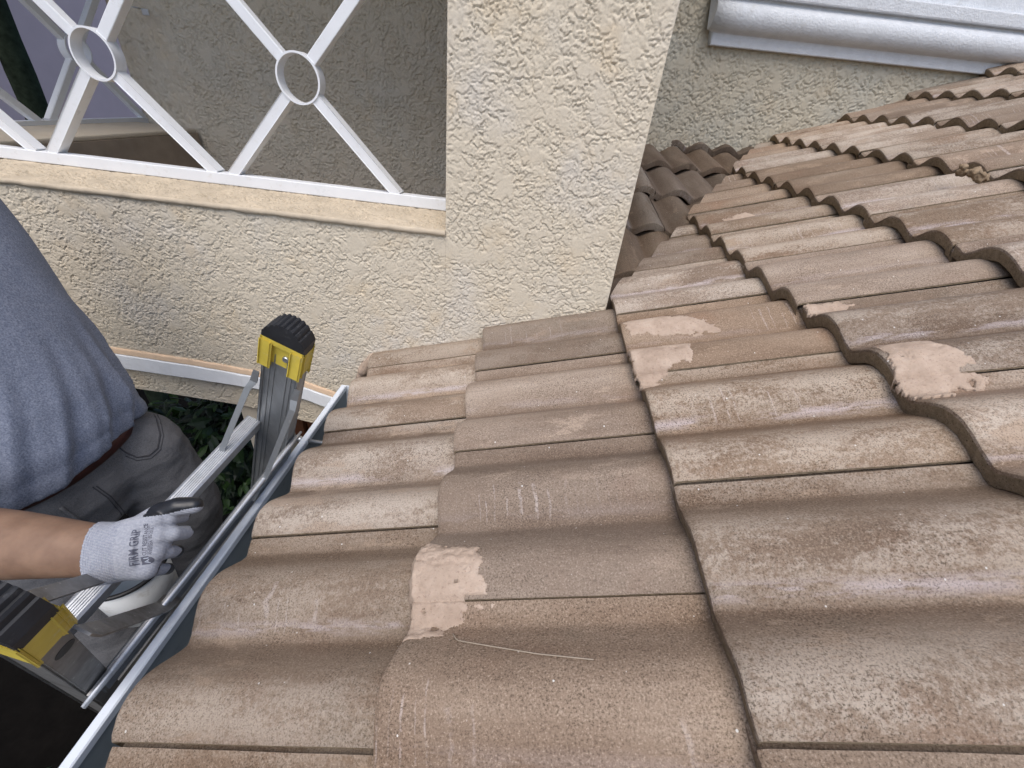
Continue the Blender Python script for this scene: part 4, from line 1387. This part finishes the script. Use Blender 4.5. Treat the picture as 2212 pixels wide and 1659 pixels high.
add_capsule(bm, SHR, 0.080, SHR.lerp(ELR, 0.62), 0.072, 20)
add_capsule(bm, SHL, 0.072, SHL.lerp(ELL, 0.60), 0.062, 20)
shirt = remeshed('shirt', bm, 0.0075, 4, mats=M['shirt'], parent=man)
me = shirt.data
nv = len(me.vertices)
co = np.empty(nv * 3); me.vertices.foreach_get('co', co); co = co.reshape(-1, 3)
no = np.empty(nv * 3); me.vertices.foreach_get('normal', no); no = no.reshape(-1, 3)
zz = co[:, 2]
ang = np.arctan2(co[:, 1] + 0.668, co[:, 0] + 0.615)
low = np.clip((0.30 - zz) / 0.30, 0, 1)
# drapes: long soft folds running down to the hem, hem welt
fold = 0.013 * low * np.clip(np.sin(ang * 9 + 1.8 * zz * 9 + 0.6), -0.3, 1) * np.clip((ang - 0.35) * 2, 0, 1)
fold += 0.008 * low * np.exp(-((ang - 0.10 - (zz - 0.05) * 2.0) / 0.09) ** 2)
for a0, sl, am, wd in ((0.62, 1.3, 0.014, 0.075), (0.95, 0.9, 0.012, 0.06), (1.28, 0.5, 0.010, 0.06), (0.25, 2.0, 0.013, 0.085), (-0.25, 2.6, 0.010, 0.10), (-0.65, 2.2, 0.008, 0.08)):
    dd = ang - a0 - (zz - 0.05) * sl
    fold += am * np.clip((0.26 - zz) / 0.22, 0, 1) * (np.exp(-np.abs(dd) / wd) - 0.55 * np.exp(-((dd - 0.14) / 0.06) ** 2))
fold += 0.007 * fbm(co[:, 0] * 7, co[:, 1] * 7, co[:, 2] * 3.2, 2)
fold += 0.0010 * np.exp(-((zz - 0.012) / 0.010) ** 2) - 0.0016 * np.exp(-((zz - 0.030) / 0.006) ** 2)
side = np.clip(1.2 - np.abs(no[:, 2]), 0, 1)
co += no * (fold * side)[:, None]
# hem dips and rises a little round the waist
co[:, 2] += np.clip((0.1 - zz) / 0.1, 0, 1) * (0.012 * np.sin(ang * 3 + 0.5) - 0.010 * np.cos(ang - 0.9))
me.vertices.foreach_set('co', co.ravel()); me.update()
# --- jeans
bm = bmesh.new()
secs = []
for z, cx, cy, rx, ry in ((-0.20, -0.575, -0.655, 0.135, 0.190), (-0.12, -0.582, -0.652, 0.152, 0.202), (-0.04, -0.596, -0.656, 0.156, 0.200), (0.02, -0.600, -0.658, 0.148, 0.190), (0.05, -0.602, -0.660, 0.140, 0.180)):
    secs.append(((cx, cy, z), X_, Y_, rx, ry))
add_loft(bm, secs, 44, 2.2)
HR_, HL_ = Vector((-0.57, -0.765, -0.13)), Vector((-0.50, -0.545, -0.13))
KR, KL = Vector((-0.47, -0.80, -0.50)), Vector((-0.445, -0.535, -0.33))
AR, AL_ = Vector((-0.62, -0.77, -0.90)), Vector((-0.495, -0.57, -0.66))
add_capsule(bm, HR_, 0.105, KR, 0.076, 24); add_capsule(bm, KR, 0.074, AR, 0.058, 24)
add_capsule(bm, HL_, 0.110, KL, 0.090, 24); add_capsule(bm, KL, 0.088, AL_, 0.072, 24)
jeans = remeshed('jeans', bm, 0.0075, 6, mats=M['jeans'], parent=man)
me = jeans.data
nv = len(me.vertices)
co = np.empty(nv * 3); me.vertices.foreach_get('co', co); co = co.reshape(-1, 3)
no = np.empty(nv * 3); me.vertices.foreach_get('normal', no); no = no.reshape(-1, 3)
fo = 0.007 * fbm(co[:, 0] * 6 + 3, co[:, 1] * 6, co[:, 2] * 16 + co[:, 0] * 9, 2) + 0.004 * fbm(co[:, 0] * 20, co[:, 1] * 20, co[:, 2] * 34, 2)
co += no * fo[:, None]
me.vertices.foreach_set('co', co.ravel()); me.update()
bvh_j = BVHTree.FromPolygons([tuple(c) for c in co], [tuple(p.vertices) for p in me.polygons])
# --- belt round the waist band
def waist(z, grow, a): 
    i = Vector((-0.597, -0.657, z)) + X_ * ((0.155 + grow) * math.copysign(abs(math.cos(a)) ** (2 / 2.2), math.cos(a))) + Y_ * ((0.199 + grow) * math.copysign(abs(math.sin(a)) ** (2 / 2.2), math.sin(a)))
    return i
bm = bmesh.new()
prev = None; first = None
for k in range(73):
    a = 2 * math.pi * k / 72
    ring = [bm.verts.new(waist(z, g_, a)) for z, g_ in ((-0.038, -0.004), (-0.037, 0.0075), (-0.003, 0.0065), (0.0, -0.004))] if k < 72 else first
    if k == 0: first = ring
    if prev:
        for j in range(3): bm.faces.new((prev[j], ring[j], ring[j + 1], prev[j + 1])).smooth = (j == 1)
    prev = ring
bmesh.ops.recalc_face_normals(bm, faces=bm.faces)
bmo('belt', bm, M['belt'], man)
# seams: polylines dropped onto the jeans from the camera side
def seam(pix, rad, name='seam', mat='stitch'):
    pts = []
    for i in range(len(pix) - 1):
        for t in np.linspace(0, 1, 9)[:-1]:
            px = pix[i][0] + (pix[i + 1][0] - pix[i][0]) * t; py = pix[i][1] + (pix[i + 1][1] - pix[i][1]) * t
            h = bvh_j.ray_cast(Vector(CAM_C), Vector(ray(px, py)).normalized())
            if h[0] is not None: pts.append(h[0] + h[1] * rad * 0.35)
    if len(pts) < 4: return
    bm = bmesh.new(); add_tube(bm, pts, rad, 8)
    o = bmo(name, bm, M[mat]); o.parent = jeans
    o.matrix_parent_inverse = Matrix.Identity(4)
    o.matrix_basis = Matrix.Identity(4)
    return o

# --- arm and hand frames, taken from where the glove sits in the picture
DG = 0.608
WR = at(196, 1198, DG + 0.01); KN = at(308, 1180, DG + 0.02)
ex = (KN - WR).normalized()
vw = (Vector(CAM_C) - KN).normalized()
ez = (vw - ex * vw.dot(ex)).normalized()                # out of the back of the hand
ey = ez.cross(ex)                                       # towards the thumb side
def HP(x, y, z): return WR + ex * x + ey * y + ez * (z - 0.018)
print('hand len', (KN - WR).length, 'rung', LD(-0.09, -0.205, 0.02), 'WR', WR, 'KN', KN, 'ey', ey)
LH = (KN - WR).length
hand = []                                                # tapered capsules (p0, r0, p1, r1)
def cap(p0, r0, p1, r1): hand.append((HP(*p0), r0, HP(*p1), r1))
# palm fan: four metacarpals with webs between
kn = [(LH * 1.02, 0.036), (LH * 1.06, 0.012), (LH * 0.99, -0.013), (LH * 0.86, -0.036)]
for i, (kx, ky) in enumerate(kn):
    cap((0.024, ky * 0.66, -0.006), 0.021, (kx, ky, -0.008), 0.0158 - 0.001 * (i == 3))
    if i: cap((0.035, (ky + kn[i - 1][1]) * 0.31, -0.008), 0.020, ((kx + kn[i - 1][0]) / 2 - 0.001, (ky + kn[i - 1][1]) / 2, -0.011), 0.0140)
cap((0.025, 0.0, -0.012), 0.026, (0.06, 0.0, -0.016), 0.026)
# fingers: proximal forward, then curling down round the rung
fr_ = [0.0112, 0.0116, 0.0108, 0.0096]
fwd = [0.015, 0.017, 0.007, 0.002]
drp = [0.006, 0.007, 0.018, 0.020]
for i, (kx, ky) in enumerate(kn):
    r_ = fr_[i]
    sp = (0.02, -0.01, -0.04, -0.06)[i] * 0.05
    a = (kx, ky, -0.009)
    b = (kx + fwd[i], ky + sp, -0.009 - drp[i])
    c_ = (b[0] + 0.003 - 0.004 * (i > 1), b[1] + sp, b[2] - 0.026)
    d_ = (c_[0] - 0.020, c_[1], c_[2] - 0.012)
    cap(a, r_ + 0.0026, b, r_); cap(b, r_, c_, r_ * 0.95); cap(c_, r_ * 0.95, d_, r_ * 0.88)
# thumb: leaves the side of the palm near its base, lies along the top of the rung
cap((0.032, 0.026, -0.018), 0.019, (0.070, 0.048, -0.019), 0.0168)
cap((0.070, 0.048, -0.017), 0.0152, (0.098, 0.053, -0.011), 0.0146)
cap((0.098, 0.053, -0.011), 0.0146, (0.122, 0.051, -0.013), 0.0130)
# cuff
bm = bmesh.new()
for c_ in hand: add_capsule(bm, *c_, seg=18)
secs = []
for x, rx, ry in ((-0.012, 0.0500, 0.034), (-0.008, 0.0485, 0.033), (0.004, 0.0465, 0.0315), (0.02, 0.0450, 0.031), (0.04, 0.0455, 0.030), (0.055, 0.043, 0.028)):
    secs.append((HP(x, -0.002, -0.012), ey, ez, rx, ry))
add_loft(bm, secs, 40, 2.2)
glove = remeshed('glove', bm, 0.0019, 5, 0.5, mats=None, parent=man)
gm = glove.data
gm.materials.append(M['glove']); gm.materials.append(M['nitrile'])
# bring the mesh into the hand frame so that the knit follows the hand
HM = tmat(WR, ex, ey, ez); HI = HM.inverted()
gm.transform(HI)
glove.matrix_parent_inverse = Matrix.Translation(-man.location)
glove.matrix_basis = HM
for p in gm.polygons:
    c_ = p.center; n_ = p.normal
    thumb = c_.y > 0.0445 + 0.010 * math.sin(c_.x * 60) * 0.2 and c_.x > 0.058
    under = n_.z < -0.30 + 0.08 * math.sin(c_.x * 190) and c_.x > 0.035
    tip = c_.z < -0.062 - 0.004 * math.sin(c_.y * 300) and c_.x > 0.06
    if thumb or under or tip: p.material_index = 1
glove['label'] = 'pale knit work glove with black coated thumb and fingers'
bvh_g = BVHTree.FromPolygons([tuple(v.co) for v in gm.vertices], [tuple(p.vertices) for p in gm.polygons])
# --- printing on the back of the glove, reading from the little finger side up to the thumb side
def imprint(txt, size, x, y, mat, bold=0.0, lift=0.00045, stretch=1.0, align='LEFT'):
    cu = bpy.data.curves.new('t', 'FONT')
    cu.body = txt; cu.size = size; cu.align_x = align; cu.align_y = 'CENTER'
    cu.offset = bold; cu.resolution_u = 3
    o = bpy.data.objects.new('t', cu); COL.objects.link(o)
    me = evaluated(o)
    bpy.data.objects.remove(o)
    drop_print(me, x, y, stretch, lift)
    o = link('print', me, M[mat]); o.parent = glove
    return o
def drop_print(me, x, y, stretch, lift):
    bm = bmesh.new(); bm.from_mesh(me)
    bmesh.ops.triangulate(bm, faces=bm.faces)
    bmesh.ops.subdivide_edges(bm, edges=[e for e in bm.edges if e.calc_length() > 0.0016], cuts=3)
    bmesh.ops.triangulate(bm, faces=bm.faces)
    bmesh.ops.subdivide_edges(bm, edges=[e for e in bm.edges if e.calc_length() > 0.0016], cuts=2)
    for v in bm.verts:
        gx = x - v.co.y                                   # letter tops point back to the wrist
        gy = y + v.co.x * stretch
        h = bvh_g.ray_cast(Vector((gx, gy, 0.08)), Vector((0, 0, -1)))
        v.co = Vector((gx, gy, (h[0].z if h[0] is not None else -0.03) + lift))
    bm.normal_update()
    bm.to_mesh(me); bm.free()
tx0 = 0.0545
imprint('FIRM GRIP', 0.0120, tx0, -0.0265, 'ink', 0.00025, stretch=0.98)
imprint('CUT RESISTANCE', 0.0074, tx0 + 0.0115, -0.0140, 'ink', 0.00015, stretch=0.80)
imprint('ANSI/ISEA 105-2016', 0.0062, tx0 + 0.0182, -0.0140, 'ink', 0.0001, stretch=0.76)
bm = bmesh.new()
sh = [(0.0, 0.007), (0.012, 0.007), (0.012, -0.002), (0.0095, -0.0066), (0.006, -0.0085), (0.0025, -0.0066), (0.0, -0.002)]
bm.faces.new([bm.verts.new((a, b, 0)) for a, b in sh])
me = bpy.data.meshes.new('shield'); bm.to_mesh(me); bm.free()
drop_print(me, tx0 + 0.0135, -0.0275, 1.0, 0.0004)
o = link('print_shield', me, M['ink']); o.parent = glove
imprint('A1', 0.0088, tx0 + 0.0135, -0.0260, 'ink_gap', 0.0002, 0.0008, 0.95)
bm = bmesh.new()
for d_ in (0.0152,):
    vs = [bm.verts.new((a, b, 0)) for a, b in ((0, 0.00018), (0.044, 0.00018), (0.044, -0.00018), (0, -0.00018))]
    bm.faces.new(vs)
me = bpy.data.meshes.new('rule'); bm.to_mesh(me); bm.free()
drop_print(me, tx0 + 0.0150, -0.0140, 1.0, 0.00045)
o = link('print_rule', me, M['ink']); o.parent = glove

# --- body: one continuous figure under the clothes
bm = bmesh.new()
EL = Vector(at(-150, 1165, 0.66))
W0 = HP(0.012, -0.002, -0.013)
add_capsule(bm, SHR, 0.058, EL, 0.046, 22)
def add_arm(p0, p1, secs_):
    d = (p1 - p0)
    z_ = d.normalized(); a_ = (ey - z_ * ey.dot(z_)).normalized(); b_ = z_.cross(a_)
    add_loft(bm, [(p0 + d * t, a_, b_, ra, rb) for t, ra, rb in secs_], 36)
add_arm(EL, W0, ((-0.05, 0.046, 0.045), (0.0, 0.052, 0.050), (0.2, 0.055, 0.050), (0.45, 0.051, 0.045), (0.7, 0.044, 0.037), (0.86, 0.0395, 0.030), (0.95, 0.0385, 0.0275), (1.0, 0.0385, 0.027), (1.08, 0.036, 0.026)))
# hidden remainder: torso core, neck, head, left arm and hand, feet inside the jeans
add_loft(bm, [((-0.612, -0.668, -0.10), X_, Y_, 0.12, 0.155), ((-0.615, -0.668, 0.05), X_, Y_, 0.12, 0.155), ((-0.66, -0.645, 0.30), X_, Y_, 0.115, 0.16), ((-0.705, -0.635, 0.48), X_, Y_, 0.10, 0.18), ((-0.73, -0.635, 0.56), X_, Y_, 0.07, 0.10)], 36)
add_capsule(bm, (-0.73, -0.635, 0.53), 0.058, (-0.72, -0.635, 0.66), 0.055)
HC = Vector((-0.70, -0.64, 0.765))
add_loft(bm, [(HC + Vector((dx, 0, dz)), Vector((1, 0, 0)), Vector((0, 1, 0)), rx, ry) for dz, dx, rx, ry in ((-0.125, 0.03, 0.03, 0.03), (-0.11, 0.025, 0.065, 0.045), (-0.06, 0.01, 0.09, 0.064), (0.0, 0.0, 0.098, 0.074), (0.05, -0.004, 0.098, 0.076), (0.09, -0.008, 0.078, 0.062), (0.112, -0.01, 0.035, 0.03))], 28)
add_capsule(bm, HC + Vector((0.098, 0, 0.0)), 0.009, HC + Vector((0.113, 0, -0.035)), 0.013, 12)
for s_ in (-1, 1): add_capsule(bm, HC + Vector((-0.005, s_ * 0.077, 0.02)), 0.014, HC + Vector((-0.005, s_ * 0.078, -0.02)), 0.010, 10)
add_capsule(bm, HC + Vector((0.092, -0.02, -0.066)), 0.007, HC + Vector((0.092, 0.02, -0.066)), 0.007, 10)
HL = Vector((-0.86, -0.52, -0.03))
add_capsule(bm, SHL, 0.056, ELL, 0.044); add_capsule(bm, ELL, 0.045, HL, 0.030)
add_capsule(bm, HL, 0.034, HL + Vector((0.03, 0, -0.08)), 0.034, flat=0.55)
for i in range(4):
    b0 = HL + Vector((0.005 + 0.018 * i, -0.005, -0.10)); add_capsule(bm, b0, 0.009, b0 + Vector((0.012, -0.004, -0.055 - 0.012 * (i in (1, 2)))), 0.0075, 10)
add_capsule(bm, HL + Vector((0.045, 0, -0.04)), 0.012, HL + Vector((0.075, -0.01, -0.085)), 0.009, 10)
body = remeshed('body', bm, 0.0052, 4, 0.5, mats=M['skin'], parent=man)
bm = bmesh.new()
bmesh.ops.create_uvsphere(bm, u_segments=28, v_segments=16, radius=1)
for v in bm.verts:
    v.co = HC + Vector((-0.012 + v.co.x * 0.105, v.co.y * 0.084, 0.042 + v.co.z * 0.082))
dl = [v for v in bm.verts if v.co.z < HC.z + 0.02 + max(0, (v.co.x - HC.x)) * 0.55 - (0.08 if v.co.x < HC.x - 0.03 else 0)]
bmesh.ops.delete(bm, geom=dl, context='VERTS')
bmo('hair', bm, M['hair'], man, True)
for s_ in (-1, 1):
    bm = bmesh.new()
    bmesh.ops.create_uvsphere(bm, u_segments=12, v_segments=8, radius=0.0095)
    for v in bm.verts: v.co += HC + Vector((0.0835, s_ * 0.031, 0.004))
    ey_ = bmo('eye', bm, M['white_trim'], man, True)
    bm = bmesh.new()
    bmesh.ops.create_uvsphere(bm, u_segments=12, v_segments=8, radius=0.0052)
    for v in bm.verts: v.co += HC + Vector((0.0888, s_ * 0.0315, 0.004))
    ir_ = bmo('iris', bm, M['hair'], None, True); ir_.parent = ey_
    bm = bmesh.new()
    add_capsule(bm, HC + Vector((0.090, s_ * 0.020, 0.016)), 0.005, HC + Vector((0.082, s_ * 0.046, 0.016)), 0.004, 10)
    bmo('eyebrow', bm, M['hair'], man, True)
# shoes
for A, d_ in ((AR, Vector((0.16, 0.0, -0.03))), (AL_, Vector((0.16, 0.0, -0.03)))):
    bm = bmesh.new()
    add_capsule(bm, A + Vector((-0.03, 0, -0.055)), 0.045, A + d_ + Vector((0, 0, -0.035)), 0.040, 18)
    add_capsule(bm, A + Vector((0, 0, -0.03)), 0.052, A + Vector((0, 0, -0.06)), 0.046, 18)
    remeshed('shoe', bm, 0.007, 4, mats=M['rubber'], parent=man)
# seams and pockets of the jeans
seam([(318, 868), (338, 905), (346, 940), (340, 968), (322, 984), (296, 988), (272, 978), (252, 962)], 0.0017)
seam([(326, 872), (346, 908), (353, 942), (346, 972), (326, 990), (296, 995), (268, 984)], 0.0011)
seam([(200, 1052), (232, 1075), (258, 1105), (278, 1135), (286, 1160)], 0.0012)
seam([(208, 1050), (240, 1073), (266, 1103), (286, 1133), (294, 1158)], 0.0012)
seam([(130, 1096), (185, 1135), (215, 1185)], 0.0035, 'pocket_edge', 'jeans')
seam([(400, 1230), (440, 1270), (452, 1290)], 0.0012)
